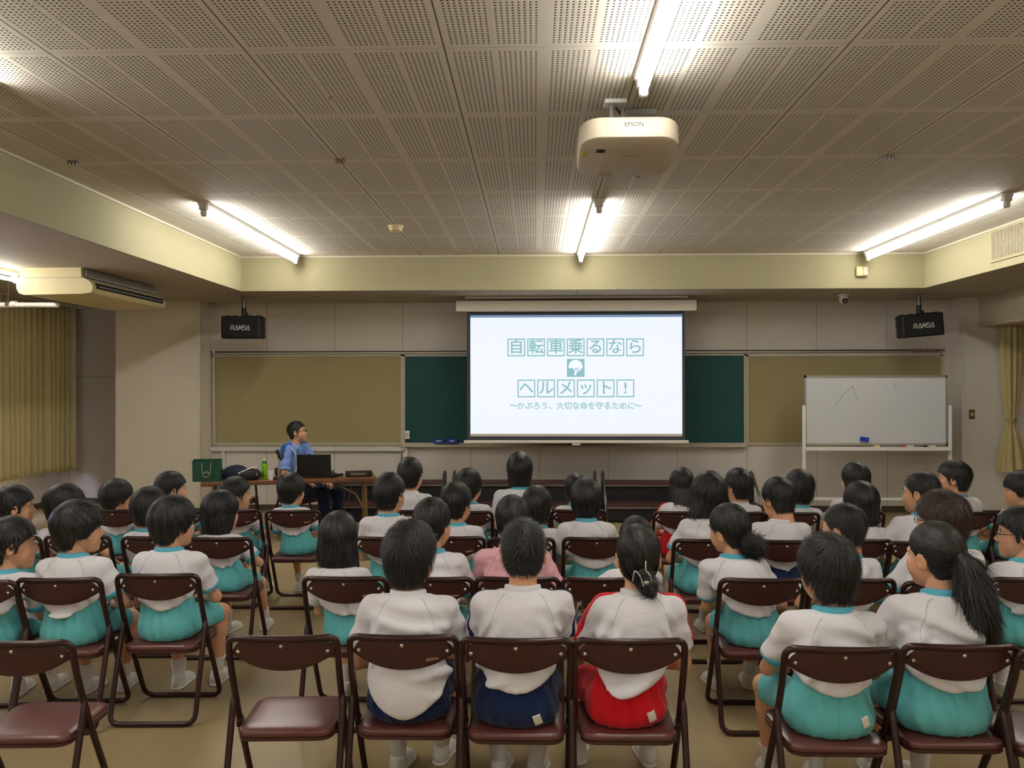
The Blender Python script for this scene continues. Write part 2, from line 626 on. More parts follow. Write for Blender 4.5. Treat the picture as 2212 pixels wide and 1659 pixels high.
# left wall with a window opening behind the curtain
WY0, WY1, WZ0, WZ1 = 5.6, 10.9, 0.86, 2.5
m = MB()
m.span((XWL - .1, YBK, 0), (XWL, YR, WZ0)); m.span((XWL - .1, YBK, WZ1), (XWL, YR, ZS))
m.span((XWL - .1, YBK, WZ0), (XWL, WY0, WZ1)); m.span((XWL - .1, WY1, WZ0), (XWL, YR, WZ1))
struct(m.build('wall_left', 'wallside'))
m = MB()
for y in (WY0, WY0 + 1.65, WY0 + 3.3, WY1):
    m.span((XWL - .07, y - .03, WZ0), (XWL - .03, y + .03, WZ1))
for z in (WZ0, WZ1):
    m.span((XWL - .07, WY0, z - .03), (XWL - .03, WY1, z + .03))
struct(m.build('window_1', 'alu'))
# right wall: dark window strip beyond the pilaster curtain
m = MB()
RY0, RY1, RZ0, RZ1 = 6.0, 10.72, 0.62, 2.5
m.span((XWR, YBK, 0), (XWR + .1, YP, RZ0)); m.span((XWR, YBK, RZ1), (XWR + .1, YP, ZS))
m.span((XWR, YBK, RZ0), (XWR + .1, RY0, RZ1)); m.span((XWR, RY1, RZ0), (XWR + .1, YP, RZ1))
struct(m.build('wall_right', 'wallright'))
m = MB()
for y in (RY0, RY0 + 1.6, RY0 + 3.2, RY1):
    m.span((XWR + .02, y - .03, RZ0), (XWR + .06, y + .03, RZ1))
for z in (RZ0, RZ0 + .55, RZ1):
    m.span((XWR + .02, RY0, z - .025), (XWR + .06, RY1, z + .025))
wf = struct(m.build('window_2', 'alu'))
MB().span((XWR + .035, RY0, RZ0), (XWR + .045, RY1, RZ1)).build('window_pane', 'glassdark', wf)
# perforated bulkhead along the right wall
m = MB().span((5.92, YBK, 2.53), (XWR, YP, ZS))
struct(m.build('beam_bulkhead_right', 'perf'))
# baseboards
BH = 0.085
slab('baseboard_front', (-4.56, YW - .012, 0), (5.70, YW, BH), 'baseboard')
slab('baseboard_pilaster_left', (-5.762, YP - .012, 0), (-4.548, YP, BH), 'baseboard')
slab('baseboard_pilaster_left_side', (-4.56, YP - .012, 0), (-4.548, YW, BH), 'baseboard')
slab('baseboard_pilaster_right', (5.688, YP - .012, 0), (XWR, YP, BH), 'baseboard')
slab('baseboard_left', (XWL, YBK, 0), (XWL + .012, YR, BH), 'baseboard')
slab('baseboard_recess', (XWL, YR - .012, 0), (-5.75, YR, BH), 'baseboard')
# metal corner beads of the pilasters
slab('trim_2', (-4.575, YP - .008, BH), (-4.555, YP + .012, ZS), 'frame')
slab('trim_3', (5.69, YP - .008, BH), (5.712, YP + .012, ZS), 'pvc')

# ------------------------------------------------------------------ boards on the front wall
YF = YW - 0.001


def wallspan(m, x0, y0, x1, y1, d0, d1):
    a = atY(x0, y0, YW - d1); b = atY(x1, y1, YW - d1)
    return m.span((a.x, YW - d1, b.z), (b.x, YW - d0, a.z))


def board(name, label, cat, x0, y0, x1, y1, surf):
    t = thing(name, label, cat, (atY((x0 + x1) / 2, y1, YW).x, YW, 0))
    a = atY(x0, y0, YW); b = atY(x1, y1, YW)
    ox = t.location.x
    MB().span((a.x + .01 - ox, -.018, b.z + .01), (b.x - .01 - ox, -.001, a.z - .01)).build('panel', surf, t)
    m = MB(); fw = .03
    m.span((a.x - ox, -.028, b.z), (a.x + fw - ox, -.001, a.z)); m.span((b.x - fw - ox, -.028, b.z), (b.x - ox, -.001, a.z))
    m.span((a.x - ox, -.028, a.z - .02), (b.x - ox, -.001, a.z)); m.span((a.x - ox, -.03, b.z), (b.x - ox, -.001, b.z + .03))
    m.build('frame', 'frame', t)
    return t


cb = board('cork_board', 'large olive cork board on front wall, left of the chalkboard', 'notice board', 459, 767, 871, 961, 'cork')
board('cork_board', 'olive cork board on front wall, partly behind the standing whiteboard', 'notice board', 1611, 767, 2036, 961, 'cork')
ch = board('chalkboard', 'dark green chalkboard behind the projection screen', 'chalkboard', 871, 767, 1611, 961, 'chalk')
a = atY(871, 961, YW); b = atY(1611, 961, YW)
MB().rbox(((b.x - a.x) / 2 + a.x - ch.location.x, -.05, a.z - .012), (b.x - a.x, .10, .03), .006).build('chalk_tray', 'frame', ch)
# rail above the boards with hooks bunched at its right end
t = thing('picture_rail', 'thin metal hook rail running above the boards', 'rail', (0, YW, 0))
a = atY(453, 761, YW - .03); b = atY(2040, 757.5, YW - .03)
zr = (a.z + b.z) / 2
MB().span((a.x, -.045, zr - .022), (b.x, -.001, zr - .004)).build('track', 'alu', t)
MB().span((a.x, -.05, zr - .002), (b.x, -.001, zr + .014)).build('lip', 'darkrail', t)
for k in range(13):
    p = atY(1968 + k * 5.2, 759, YW - .05)
    MB().rbox((p.x, -.058, zr), (.02, .03, .042), .004, 1).build('hook', 'chairlabel', t)
m = MB(); p = atY(462, 763, YW - .05); q = atY(464, 957, YW - .05)
m.tube([(p.x, YW - .055, p.z + .02), (q.x, YW - .055, q.z)], .0065, 8)
m.rbox((p.x, YW - .055, p.z + .03), (.03, .02, .05), .004)
tag(m.build('pull_rod', 'white', None, True), 'thin white pull rod hanging at left end of the left cork board', 'rod')
# conduit
m = MB()
P0 = atY(462, 655, YW - .03); P1 = atY(448, 672, YW - .03); P2 = atY(448, 972, YW - .03); P3 = atY(868, 973, YW - .03)
m.tube(fillet([(P0.x, YW - .03, ZS - .01), (P1.x, YW - .03, P1.z - .05), (P1.x, YW - .03, P2.z), (P3.x, YW - .03, P2.z)], .09, 6), .026, 12)
p = atY(482, 974, YW - .03)
m.tube([(p.x, YW - .03, P2.z), (p.x, YW - .03, .1)], .026, 12)
tag(m.build('wall_conduit', 'pvc', None, True), 'white pipe conduit running down and along below the left cork board', 'pipe')
# outlet with cord
t = thing('wall_outlet', 'white wall outlet with black cord below chalkboard corner', 'outlet', (atY(875, 977, YW).x, YW, atY(875, 977, YW).z))
MB().rbox((0, -.022, 0), (.085, .042, .13), .006).build('box', 'white', t)
MB().tube(fillet([(0, -.045, .03), (-.02, -.1, .02), (-.045, -.06, -.1), (-.035, -.04, -.5), (-.06, -.05, -.75)], .05), .006, 8).build('cord', 'black', t, True)
t = thing('control_box', 'white control box on lower left corner of the chalkboard', 'control box', (atY(881, 939, YW).x, YW, atY(881, 939, YW).z))
MB().rbox((0, -.05, 0), (.07, .055, .115), .01).build('case', 'white', t)
MB().rbox((-.006, -.079, .0), (.035, .006, .07), .002).build('button_plate', 'lampcap', t)
for k, xx in enumerate((948.5, 976.5)):
    p = atY(xx, 957, YW - .06)
    t = thing('chalkboard_eraser', 'blue eraser block on chalk tray, ' + ('left of the pair' if k == 0 else 'right of the pair nearest the screen'), 'eraser', (p.x, YW - .062, p.z - .012), 0, 'blue erasers on the chalk tray')
    MB().rbox((0, 0, .036), (.158, .05, .06), .008).build('block', 'blue', t)
    MB().rbox((0, -.026, .042), (.07, .004, .02), .001, 1).build('handle_strap', 'lampcap', t)

# ------------------------------------------------------------------ projection screen
YS = 10.76
sp = atY(1246, 641, YS)
t = thing('projection_screen', 'pull-down projection screen showing Japanese bicycle helmet slide', 'projection screen', (sp.x, YS, 0))
ox = sp.x


def sc(px, py, d=0.0):
    p = atY(px, py, YS - d); return p.x - ox, p.z


def srect(name, x0, y0, x1, y1, d0, d1, mat, par, r=0.0):
    (ax, az), (bx, bz) = sc(x0, y0, d1), sc(x1, y1, d1)
    mm = MB()
    if r:
        mm.rbox(((ax + bx) / 2, -(d0 + d1) / 2, (az + bz) / 2), (bx - ax, d1 - d0, az - bz), r)
    else:
        mm.span((ax, -d1, bz), (bx, -d0, az))
    return mm.build(name, mat, par)


(ax, az), (bx, bz) = sc(1005, 641), sc(1485, 641)
MB().span((ax, -.03, az - .03), (bx, .05, ZS)).build('mount_rail', 'screencase', t)
srect('case', 985, 650, 1505, 670.5, -.05, .09, 'screencase', t, .006)
sheet = srect('sheet', 1008.5, 670, 1480, 953, .0, .004, 'screenborder', t)
MAT['slide'] = emit('projected_slide_light', (232, 238, 248), 1.02)
MAT['slideteal'] = emit('projected_teal_light', (138, 188, 192), 1.0)
MAT['slidewhite'] = emit('projected_white_light', (236, 242, 252), 1.0)
MAT['sheetwhite'] = plain('screen_matte_white', (214, 210, 196), 0.8)
MAT['slideedge'] = emit('projected_edge_light', (120, 146, 176), 0.9)
srect('white_margin', 1016, 937, 1474, 942.5, .004, .0055, 'sheetwhite', t)
img = srect('projected_slide', 1016, 683, 1474, 937, .004, .006, 'slide', t)
srect('slide_top_edge', 1016, 681, 1474, 684.5, .004, .0065, 'slideedge', t)
srect('bottom_bar', 1002, 951, 1488, 957.5, -.012, .02, 'screencase', t, .006)
srect('pull_handle', 1236, 957, 1254, 962, -.006, .01, 'screencase', t, .003)
# slide lettering (glyph squares measured on the photograph, laid out on the sheet)
dd = .0068


def glyph(body, cx, cy, hpx, mat='slideteal', off=0.0, d=dd, sx=1.0, nm='slide_lettering', al='CENTER', outline=0.0):
    x, z = sc(cx, cy, d)
    s = hpx / 164.5
    return textobj(nm, body, mat, s, (x, -d, z), (math.pi / 2, 0, 0), t, al, 0.0003, off, sx, outline)


def frame_sq(cx, cy, s, wl=2.6):
    mm = MB()
    for (x0, y0, x1, y1) in ((cx - s, cy - s, cx + s, cy - s + wl), (cx - s, cy + s - wl, cx + s, cy + s), (cx - s, cy - s, cx - s + wl, cy + s), (cx + s - wl, cy - s, cx + s, cy + s)):
        (ax, az), (bx, bz) = sc(x0, y0, dd), sc(x1, y1, dd)
        mm.span((ax, -dd, bz), (bx, -.006, az))
    return mm


for k, chh in enumerate('自転車乗るなら'):
    cx = 1115.3 + k * 42.75; cy = 750.6 - k * 0.07
    frame_sq(cx, cy, 19.2).build('slide_square', 'slideteal', t)
    glyph(chh, cx, cy + 0.5, 33, off=.0026)
for k, chh in enumerate('ヘルメット!'):
    cx = 1137 + k * 42.8; cy = 839.2 - k * 0.07
    frame_sq(cx, cy, 19.2).build('slide_square', 'slideteal', t)
    glyph(chh, cx, cy + 0.5, 33, off=.0026)
srect('slide_helmet_tile', 1224.6, 775.3, 1262.8, 814, .006, dd, 'slideteal', t)
# helmet drawing: dome, peak and straps
poly = []
for k in range(25):
    a = math.pi * (1 - k / 24)
    poly.append((1243.5 + 15.3 * math.cos(a), 793.5 - 16.2 * math.sin(a) ** 0.9))
poly += [(1258.5, 795.5), (1252, 796), (1247, 795), (1240, 796.3), (1236, 795), (1229.5, 796)]
hp = [sc(x, y, dd + .0006) for x, y in poly]
mm = MB().prism(hp, 'y', -dd - .0008, -dd + .0004)
for pts, r in (([(1239, 795), (1242, 800), (1244.5, 805), (1244, 809), (1242, 810.5), (1240.8, 808.5), (1242.5, 804), (1246, 799), (1252, 796)], 1.25),
               ([(1255, 795), (1254, 799), (1250, 801), (1246, 803.5)], 0.9)):
    mm.tube([(sc(x, y, dd)[0], -dd - .0004, sc(x, y, dd)[1]) for x, y in pts], r / 164.5, 6)
mm.build('slide_helmet_drawing', 'slidewhite', t)
glyph('かぶろう、大切な命を守るために', 1244, 877.5, 16.9, 'slideteal', 0.0, dd - .0004, sx=1.0, outline=.0026)
for xx in (1110, 1378):
    glyph('～', xx, 877.5, 17, 'slideteal', .0015)
SCREEN_TEXT = t
# projector light spilling from the slide is the slide's own emission

# ------------------------------------------------------------------ lamps
def lamp(x, y0, y1, z, label, first=[None]):
    t = thing('fluorescent_lamp', label, 'ceiling lamp', (x, (y0 + y1) / 2, z), 0, 'ceiling fluorescent lamps')
    L = (y1 - y0) / 2
    if first[0] is None:
        s = {}
        s['body'] = MB().prism([(-.05, 0), (.05, 0), (.045, -.028), (.018, -.05), (-.018, -.05), (-.045, -.028)], 'y', -L, L).mesh('lamp_body')
        s['tube'] = MB().lathe([(.005, -L + .05), (.019, -L + .052), (.019, L - .052), (.005, L - .05)], (0, 0, 0), 16, Matrix.Rotation(math.pi / 2, 3, 'X')).mesh('lamp_tube', True)
        e = MB().rbox((0, 0, -.02), (.07, .06, .10), .008).rbox((0, 0, -.092), (.05, .05, .062), .018, 4)
        s['cap'] = e.mesh('lamp_cap')
        for k, mt in (('body', 'lampbody'), ('tube', 'tube'), ('cap', 'lampcap')):
            s[k].materials.append(MAT[mt])
        first[0] = (s, L)
    s, L0 = first[0]
    o = link('housing', s['body'], None, t); o.scale = (1, L / L0, 1)
    o = link('tube', s['tube'], None, t); o.location = (0, 0, -.088); o.scale = (1, L / L0, 1)
    for sg in (-1, 1):
        o = link('lamp_holder', s['cap'], None, t); o.location = (0, sg * (L - .02), 0)
    return t


lamp(-2.885, 7.05, 9.84, ZC, 'fluorescent tube lamp on ceiling at left, before the front beam')
lamp(0.555, 7.05, 9.84, ZC, 'fluorescent tube lamp on ceiling in front of the projection screen')
lamp(3.955, 6.95, 9.84, ZC, 'fluorescent tube lamp on ceiling at right, beside the vent grille')
lamp(0.565, 1.52, 4.27, ZC, 'fluorescent tube lamp on ceiling behind the projector, nearest the camera')
lamp(-2.885, 1.52, 4.27, ZC, 'fluorescent tube lamp just beyond the upper left picture edge')
lamp(3.955, 1.52, 4.27, ZC, 'fluorescent tube lamp beyond the upper right picture edge')
lamp(0.565, -3.6, -0.85, ZC, 'added unseen fluorescent fill lamp behind the camera')  # unseen lamp added behind the view to light the sitters' backs
lamp(-2.885, -3.6, -0.85, ZC, 'added unseen fluorescent fill lamp behind the camera at left')  # added fill on the left of the rear row, out of view
lamp(3.955, -3.6, -0.85, ZC, 'added unseen fluorescent fill lamp behind the camera at right')  # added fill on the right of the rear row, out of view
lamp(-5.32, -0.6, 2.1, ZS, 'added unseen fluorescent fill lamp on low left ceiling beside the camera')  # unseen lamp added to lift the ambient light
lamp(-5.32, 5.55, 8.28, ZS, 'fluorescent tube lamp on low ceiling behind the air conditioner')

# ------------------------------------------------------------------ projector
PW, PD, PH = .535, .50, .135
t = thing('projector', 'white ceiling projector hanging from a short mount', 'projector', (atY(1364, 270, 4.32).x, 4.32, 3.035))
TILT = Matrix.Rotation(R(-10), 3, 'X')


def rrect(wd, dp, r, y0, n=8):
    pts = []
    for cx, cy, a0 in ((wd / 2 - r, y0 + r, -90), (wd / 2 - r, y0 + dp - r, 0), (-wd / 2 + r, y0 + dp - r, 90), (-wd / 2 + r, y0 + r, 180)):
        for k in range(n + 1):
            a = R(a0 + 90 * k / n)
            pts.append((cx + r * math.cos(a), cy + r * math.sin(a)))
    return pts


m = MB(); rings = []
for z, ins in ((.125, .02), (.118, .006), (.105, 0), (.02, 0), (.006, .004), (0, .014)):
    rings.append([(x, y, z) for x, y in rrect(PW - 2 * ins, PD - 2 * ins, .12 - ins, ins)])
vs = [TILT @ Vector(p) for rg in rings for p in rg]
n = len(rings[0]); fs = []
for i in range(len(rings) - 1):
    for k in range(n):
        fs.append((i * n + k, i * n + (k + 1) % n, (i + 1) * n + (k + 1) % n, (i + 1) * n + k))
fs += [tuple(range(n)), tuple((len(rings) - 1) * n + k for k in range(n))]
m.raw(vs, fs)
m.build('case', 'projector', t, True)


def onproj(mm, c, d, r=.001):
    mm.rbox(TILT @ Vector(c), d, r, 1, TILT)
    return mm


onproj(MB(), (0, .14, -.0005), (PW - .03, .003, .002)).build('seam_groove', 'greyprint', t)
onproj(MB(), (-.15, .15, -.002), (.045, .03, .008)).build('sensor_window', 'black', t)
onproj(MB(), (-.235, .19, -.001), (.02, .075, .003)).build('warning_sticker', 'yellow', t)
onproj(MB(), (-.10, .46, -.001), (.085, .018, .003)).build('rating_plate', 'greyprint', t)
onproj(MB(), (.02, .30, -.001), (.02, .008, .003)).build('screw_cover', 'greyprint', t)
o = MB().lathe([(.045, 0), (.052, .012), (.05, .03), (.03, .034)], TILT @ Vector((.1, PD - .01, .06)), 20, TILT @ Matrix.Rotation(-math.pi / 2, 3, 'X')).build('lens', 'blackgloss', t, True)
o = textobj('brand_lettering', 'EPSON', 'darkprint', .034, TILT @ Vector((.016, -.0015, .073)), (math.pi / 2 + R(-10), 0, 0), t)
o = textobj('underside_lettering', 'EPSON', 'greyprint', .03, TILT @ Vector((.02, .215, -.0015)), (math.pi + R(-10), 0, 0), t)
o = MB()
mp = atZ(1329, 219, ZC)
lx, ly = mp.x - t.location.x, mp.y - t.location.y
hz = ZC - t.location.z
m = MB().rbox((lx, ly, hz - .012), (.125, .10, .024), .004)
m.build('mount_plate', 'white', t)
m = MB()
m.span((lx - .035, ly - .02, .10), (lx - .015, ly + .03, hz - .02)); m.span((lx + .03, ly - .02, .10), (lx + .05, ly + .03, hz - .02))
m.rbox((lx + .01, ly + .02, .17), (.12, .06, .02), .004)
m.build('mount_arm', 'steel', t)
m = MB().rbox((lx + .16, ly + .13, hz - .02), (.17, .04, .035), .004)
m.build('cable_box', 'accover', t)
MB().tube(fillet([(lx, ly, hz - .03), (lx + .05, ly + .02, hz - .09), (lx + .12, ly + .1, .15), (lx + .1, ly + .2, .09)], .05), .007, 8).build('cable', 'black', t, True)

# ------------------------------------------------------------------ loudspeakers
def speaker(label, px, py, rz, tilt, roll=0.0):
    top = atZ(px, py, ZS)
    t = thing('loudspeaker', label, 'loudspeaker', (top.x, top.y, ZS), rz, 'black loudspeakers hanging from the low ceiling')
    MB().lathe([(.06, 0), (.06, -.012), (.012, -.014), (.012, 0)], (0, 0, 0), 16).build('ceiling_flange', 'accover', t, True)
    MB().lathe([(.024, 0), (.024, -.17)], (0, 0, 0), 14).build('pole', 'steel', t, True)
    MB().lathe([(.03, -.15), (.03, -.27)], (0, 0, 0), 14).rbox((.03, 0, -.24), (.05, .03, .05), .006).build('clamp', 'black', t, True)
    Rt = Matrix.Rotation(roll, 3, 'Y') @ Matrix.Rotation(tilt, 3, 'X')
    W, D, H = .50, .26, .29
    c0 = Vector((0, -.02, -.265 - H / 2))
    m = MB().rbox(c0, (W, D, H), .02, 3, Rt)
    for k in range(5):
        m.rbox(c0 + Rt @ Vector((-.2 + k * .1, .03, H / 2 + .004)), (.014, .2, .016), .004, 1, Rt)
        for sg in (-1, 1):
            m.rbox(c0 + Rt @ Vector((sg * (W / 2 + .003), .03, -.11 + k * .055)), (.014, .2, .012), .004, 1, Rt)
    m.build('cabinet', 'black', t)
    MB().rbox(c0 + Rt @ Vector((0, -D / 2 - .004, 0)), (W - .035, .014, H - .035), .006, 2, Rt).build('grille', 'speaker', t)
    G = {'R': [[(0, 0), (.0, .8)], [(0, 1), (.82, 1), (.82, .48), (.2, .48)], [(.42, .48), (.92, 0)]],
         'A': [[(0, 0), (.55, 1), (1.02, 0), (.36, 0)]],
         'M': [[(0, 0), (.14, 1), (.52, .22), (.9, 1), (1.04, 0)]],
         'S': [[(1, 1), (.08, 1), (.08, .54), (.92, .54), (.92, 0), (-.05, 0)]]}
    x0 = -.118
    for chh in 'RAMSA':
        m = MB()
        for pl in G[chh]:
            for p, q in zip(pl[:-1], pl[1:]):
                P = Vector((x0 + (p[0] + .12 * p[1]) * .04, 0, (p[1] - .5) * .054)); Q = Vector((x0 + (q[0] + .12 * q[1]) * .04, 0, (q[1] - .5) * .054))
                dv = Q - P; an = math.atan2(dv.z, dv.x)
                m.box(c0 + Rt @ ((P + Q) / 2 + Vector((0, -D / 2 - .0125, -.005))), (dv.length + .008, .002, .0085), Rt @ Matrix.Rotation(-an, 3, 'Y'))
        m.build('logo_letter', 'logo', t)
        x0 += .05
    return t


speaker('black loudspeaker hanging above the left cork board', 527, 640, R(2), R(2))
speaker('black loudspeaker hanging at right above the whiteboard', 1985, 634, R(-6), R(2), R(-4.5))

# ------------------------------------------------------------------ small ceiling and wall fittings
p = atZ(1822, 636, ZS)
t = thing('dome_camera', 'white dome security camera under the low front ceiling', 'security camera', (p.x, p.y, ZS))
MB().lathe([(.07, 0), (.07, -.01), (.055, -.022)], (0, 0, 0), 20).build('base', 'white', t, True)
MB().lathe([(.052, -.02), (.056, -.06), (.05, -.09), (.034, -.112), (.01, -.12)], (0, 0, 0), 20).build('dome', 'white', t, True)
MB().lathe([(.032, 0), (.034, .012), (.026, .014)], (0, -.045, -.085), 18, Matrix.Rotation(R(115), 3, 'X')).build('lens_ring', 'black', t, True)
MB().lathe([(.012, 0), (.012, .018)], (0, -.045, -.085), 12, Matrix.Rotation(R(115), 3, 'X')).build('lens', 'lampcap', t, True)
p = atY(1860, 587, YB)
t = thing('wall_sensor', 'square white sensor box on front ceiling beam', 'sensor', (p.x, YB, p.z))
MB().rbox((0, -.024, 0), (.14, .046, .12), .016, 3).build('case', 'acbody', t)
MB().rbox((.03, -.05, .0), (.05, .01, .09), .004).build('window', 'projector', t)
p = atZ(855, 488, ZC)
t = thing('smoke_detector', 'round cream smoke detector on perforated ceiling', 'smoke detector', (p.x, p.y, ZC))
MB().lathe([(.078, 0), (.078, -.022), (.066, -.024)], (0, 0, 0), 24).build('base', 'acbody', t, True)
MB().lathe([(.066, -.022), (.064, -.045), (.05, -.058), (.01, -.062)], (0, 0, 0), 24).build('sensor_head', 'acbody', t, True)
for k, (px, py) in enumerate(((158, 348), (735, 343), (1921, 336))):
    p = atZ(px, py, ZC)
    t = thing('ceiling_hook', ['small metal ceiling hook beside the left beam', 'small brass ceiling hook left of the projector', 'small metal ceiling hook at right of the projector'][k], 'hook', (p.x, p.y, ZC), 0, 'ceiling hooks')
    mt = ('steel', 'brass', 'steel')[k]
    for j in (-1, 0, 1):
        MB().lathe([(.012, 0), (.014, -.012), (.012, -.03)], (j * .024, 0, 0), 10).build('hook_stud', mt, t, True)
    MB().rbox((0, 0, -.004), (.075, .03, .008), .002).build('plate', mt, t)
p = atZ(713, 208, ZC)
t = thing('ceiling_peg', 'tiny pale peg stuck in ceiling holes near the middle', 'peg', (p.x, p.y, ZC))
MB().lathe([(.006, 0), (.008, -.012), (.004, -.02)], (0, 0, 0), 10).build('peg', 'brass', t, True)
for k, (px, py) in enumerate(((549, 642), (684, 640), (1805, 634.5), (1950, 636))):
    p = atZ(px, py, ZS)
    t = tag(MB().lathe([(.05, 0), (.05, -.006), (.04, -.008), (.04, -.004), (.01, -.004)], (p.x, p.y, ZS), 20).build('ceiling_rosette', 'accover', None, True),
            ['round grey rosette in low ceiling beside left loudspeaker pole', 'round grey rosette in low ceiling left of the screen', 'round grey rosette in low ceiling beside the dome camera', 'round grey rosette in low ceiling beside right loudspeaker pole'][k], 'ceiling rosette', 'round rosettes in the low ceiling')
# vent grille in the right beam
a = atX(2143, 505, XR - .005); b = atX(2143, 560, XR - .005)
t = thing('vent_grille', 'cream slatted air vent in right ceiling beam', 'vent', (XR, a.y - .5, 0))
yA = .5; yB = -1.1
zt, zb = a.z + .012, b.z - .012
m = MB()
m.span((-.014, yB, zt), (0, yA, zt + .025)); m.span((-.014, yB, zb - .025), (0, yA, zb)); m.span((-.014, yA, zb - .025), (0, yA + .025, zt + .025)); m.span((-.014, yB - .025, zb - .025), (0, yB, zt + .025))
m.build('frame', 'beam', t)
MB().span((-.004, yB, zb), (-.001, yA, zt)).build('backing', 'darkrail', t)
m = MB(); y = yB + .012
while y < yA:
    m.span((-.013, y - .006, zb), (-.002, y + .006, zt)); y += .024
m.build('slats', 'slat', t)
# light switch on right pilaster
p = atY(2099, 895, YP)
t = thing('light_switch', 'brown light switch plate on right pilaster', 'switch', (p.x, YP, p.z))
MB().rbox((0, -.005, 0), (.075, .009, .125), .003).build('plate', 'switchplate', t)
MB().rbox((0, -.012, 0), (.036, .008, .045), .003).build('rocker', 'switchamber', t)

# ------------------------------------------------------------------ air conditioner
t = thing('air_conditioner', 'cream ceiling air conditioner under left low ceiling', 'air conditioner', (-4.8, 8.78, ZS))
L = .79
MB().prism([(-.31, 0), (.31, 0), (.31, -.10), (-.31, -.10)], 'y', -L, L).build('upper_case', 'acbody', t)
lower = [(-.33, -.105), (.34, -.105), (.40, -.135), (.43, -.175), (.43, -.225), (.41, -.25), (.32, -.262), (-.26, -.27), (-.31, -.255), (-.335, -.21), (-.34, -.15)]
MB().prism(lower, 'y', -L - .01, L + .01).build('lower_case', 'acbody', t)
MB().prism([(.30, -.006), (.345, -.02), (.345, -.09), (.30, -.098)], 'y', -L + .04, L - .04).build('top_rail', 'accover', t)
MB().span((.395, -L + .06, -.205), (.436, L - .06, -.15)).build('air_outlet', 'black', t)
MB().rbox((.434, 0, -.18), (.014, 2 * L - .2, .012), .003, 1).build('louvre', 'accover', t)
MB().span((-.33, -L - .014, -.106), (.34, L + .014, -.1)).build('seam', 'accover', t)
t = thing('drain_pipe', 'white pipe hung below left low ceiling in front of curtain', 'pipe', (-6.0, 8.5, 0))
z0 = atY(60, 657, 8.5).z
MB().tube([(-1.0, 0, z0), (.98, 0, z0 - .01)], .026, 14).build('pipe', 'white', t, True)
xh = atY(18, 640, 8.5).x + 6.0
MB().tube([(xh, 0, ZS), (xh, 0, z0 + .02)], .004, 6).build('hanger_rod', 'steel', t, True)
MB().lathe([(.031, -.02), (.031, .02)], (xh, 0, z0), 14, Matrix.Rotation(math.pi / 2, 3, 'Y')).build('pipe_clamp', 'steel', t, True)
xj = atY(30, 655, 8.5).x + 6.0
MB().lathe([(.032, -.03), (.032, .03)], (xj, 0, z0), 14, Matrix.Rotation(math.pi / 2, 3, 'Y')).build('coupling', 'white', t, True)

# ------------------------------------------------------------------ curtains
XCU = -6.7
NU = 700; NVv = 24
V = []; ys = np.linspace(6.2, 11.86, NU)
rng = np.random.RandomState(3)
fr = np.interp(np.arange(NU), np.arange(0, NU + 20, 9), rng.uniform(.35, 1.9, len(np.arange(0, NU + 20, 9))))
ph = np.cumsum(fr) * (5.66 / NU) * 2 * math.pi / .14
am = np.interp(np.arange(NU), np.arange(0, NU + 20, 16), rng.uniform(.45, 1.5, len(np.arange(0, NU + 20, 16))))
for j in range(NVv):
    f = j / (NVv - 1)
    z = 2.90 - f * 2.345
    amp = .022 + .016 * f
    ret = np.clip((ys - 11.80) / .06, 0, 1) * .33  # edge return added to keep window light off the recess wall
    x = XCU - ret + am * amp * (1 - ret * 3) * np.sin(ph + .25 * np.sin(f * 3 + ys * 2)) + .008 * np.sin(ys * 9 + f * 2)
    zz = z + (0.012 * np.sin(ys * 3.1) + .006 * np.sign(np.sin(ys * 5.3))) * (f > .98)
    V.append(np.stack([x, ys + .012 * np.cos(ph), np.full(NU, 1.0) * zz], 1))
V = np.concatenate(V)
ii, jj = np.meshgrid(np.arange(NU - 1), np.arange(NVv - 1))
F = np.stack([jj * NU + ii, jj * NU + ii + 1, (jj + 1) * NU + ii + 1, (jj + 1) * NU + ii], -1).reshape(-1, 4)
me = npmesh('left_curtain', V, F, True, {'seam': np.full(len(V), 1.0)})
t = thing('window_curtain', 'gold pleated curtain drawn across the left window', 'curtain', (0, 0, 0))
o = link('cloth', me, 'curtain', t)
sm = o.modifiers.new('thick', 'SOLIDIFY'); sm.thickness = .003
MB().span((XCU - .03, 6.1, 2.895), (XCU + .03, 11.9, ZS)).build('curtain_rail', 'frame', t)
# tied curtain at right
base = atY(2184, 860, 10.9)
t = thing('tied_curtain', 'gold curtain gathered and tied at right wall', 'curtain', (base.x, 10.9, 0))
prof = [(2.60, .125), (2.3, .12), (1.9, .108), (1.55, .085), (1.34, .062), (1.27, .05), (1.22, .055), (1.05, .10), (.85, .14), (.65, .165), (.61, .168)]
NA = 96; V = []
prof2 = []
for i in range(len(prof) - 1):
    for k in range(5):
        f = k / 5
        prof2.append((prof[i][0] * (1 - f) + prof[i + 1][0] * f, prof[i][1] * (1 - f) + prof[i + 1][1] * f))
prof2.append(prof[-1])
for z, r in prof2:
    a = np.linspace(0, 2 * np.pi, NA, endpoint=False)
    rr = r * (1 + .16 * np.sin(a * 9 + z * .6) + .08 * np.sin(a * 5 + 1 - z))
    V.append(np.stack([rr * np.cos(a) + (.02 if z < 1.2 else 0) * (1.22 - z), .7 * rr * np.sin(a), np.full(NA, z)], 1))
V = np.concatenate(V); NR = len(prof2)
F = np.array([(i * NA + k, i * NA + (k + 1) % NA, (i + 1) * NA + (k + 1) % NA, (i + 1) * NA + k) for i in range(NR - 1) for k in range(NA)])
link('cloth', npmesh('tied_cloth', V, F, True, {'seam': np.full(len(V), 1.0)}), 'curtain', t)
MB().lathe([(.058, -.025), (.066, 0), (.058, .03), (.05, .03)], (0, 0, 1.285), 24).build('tie_band', 'curtain', t, True)

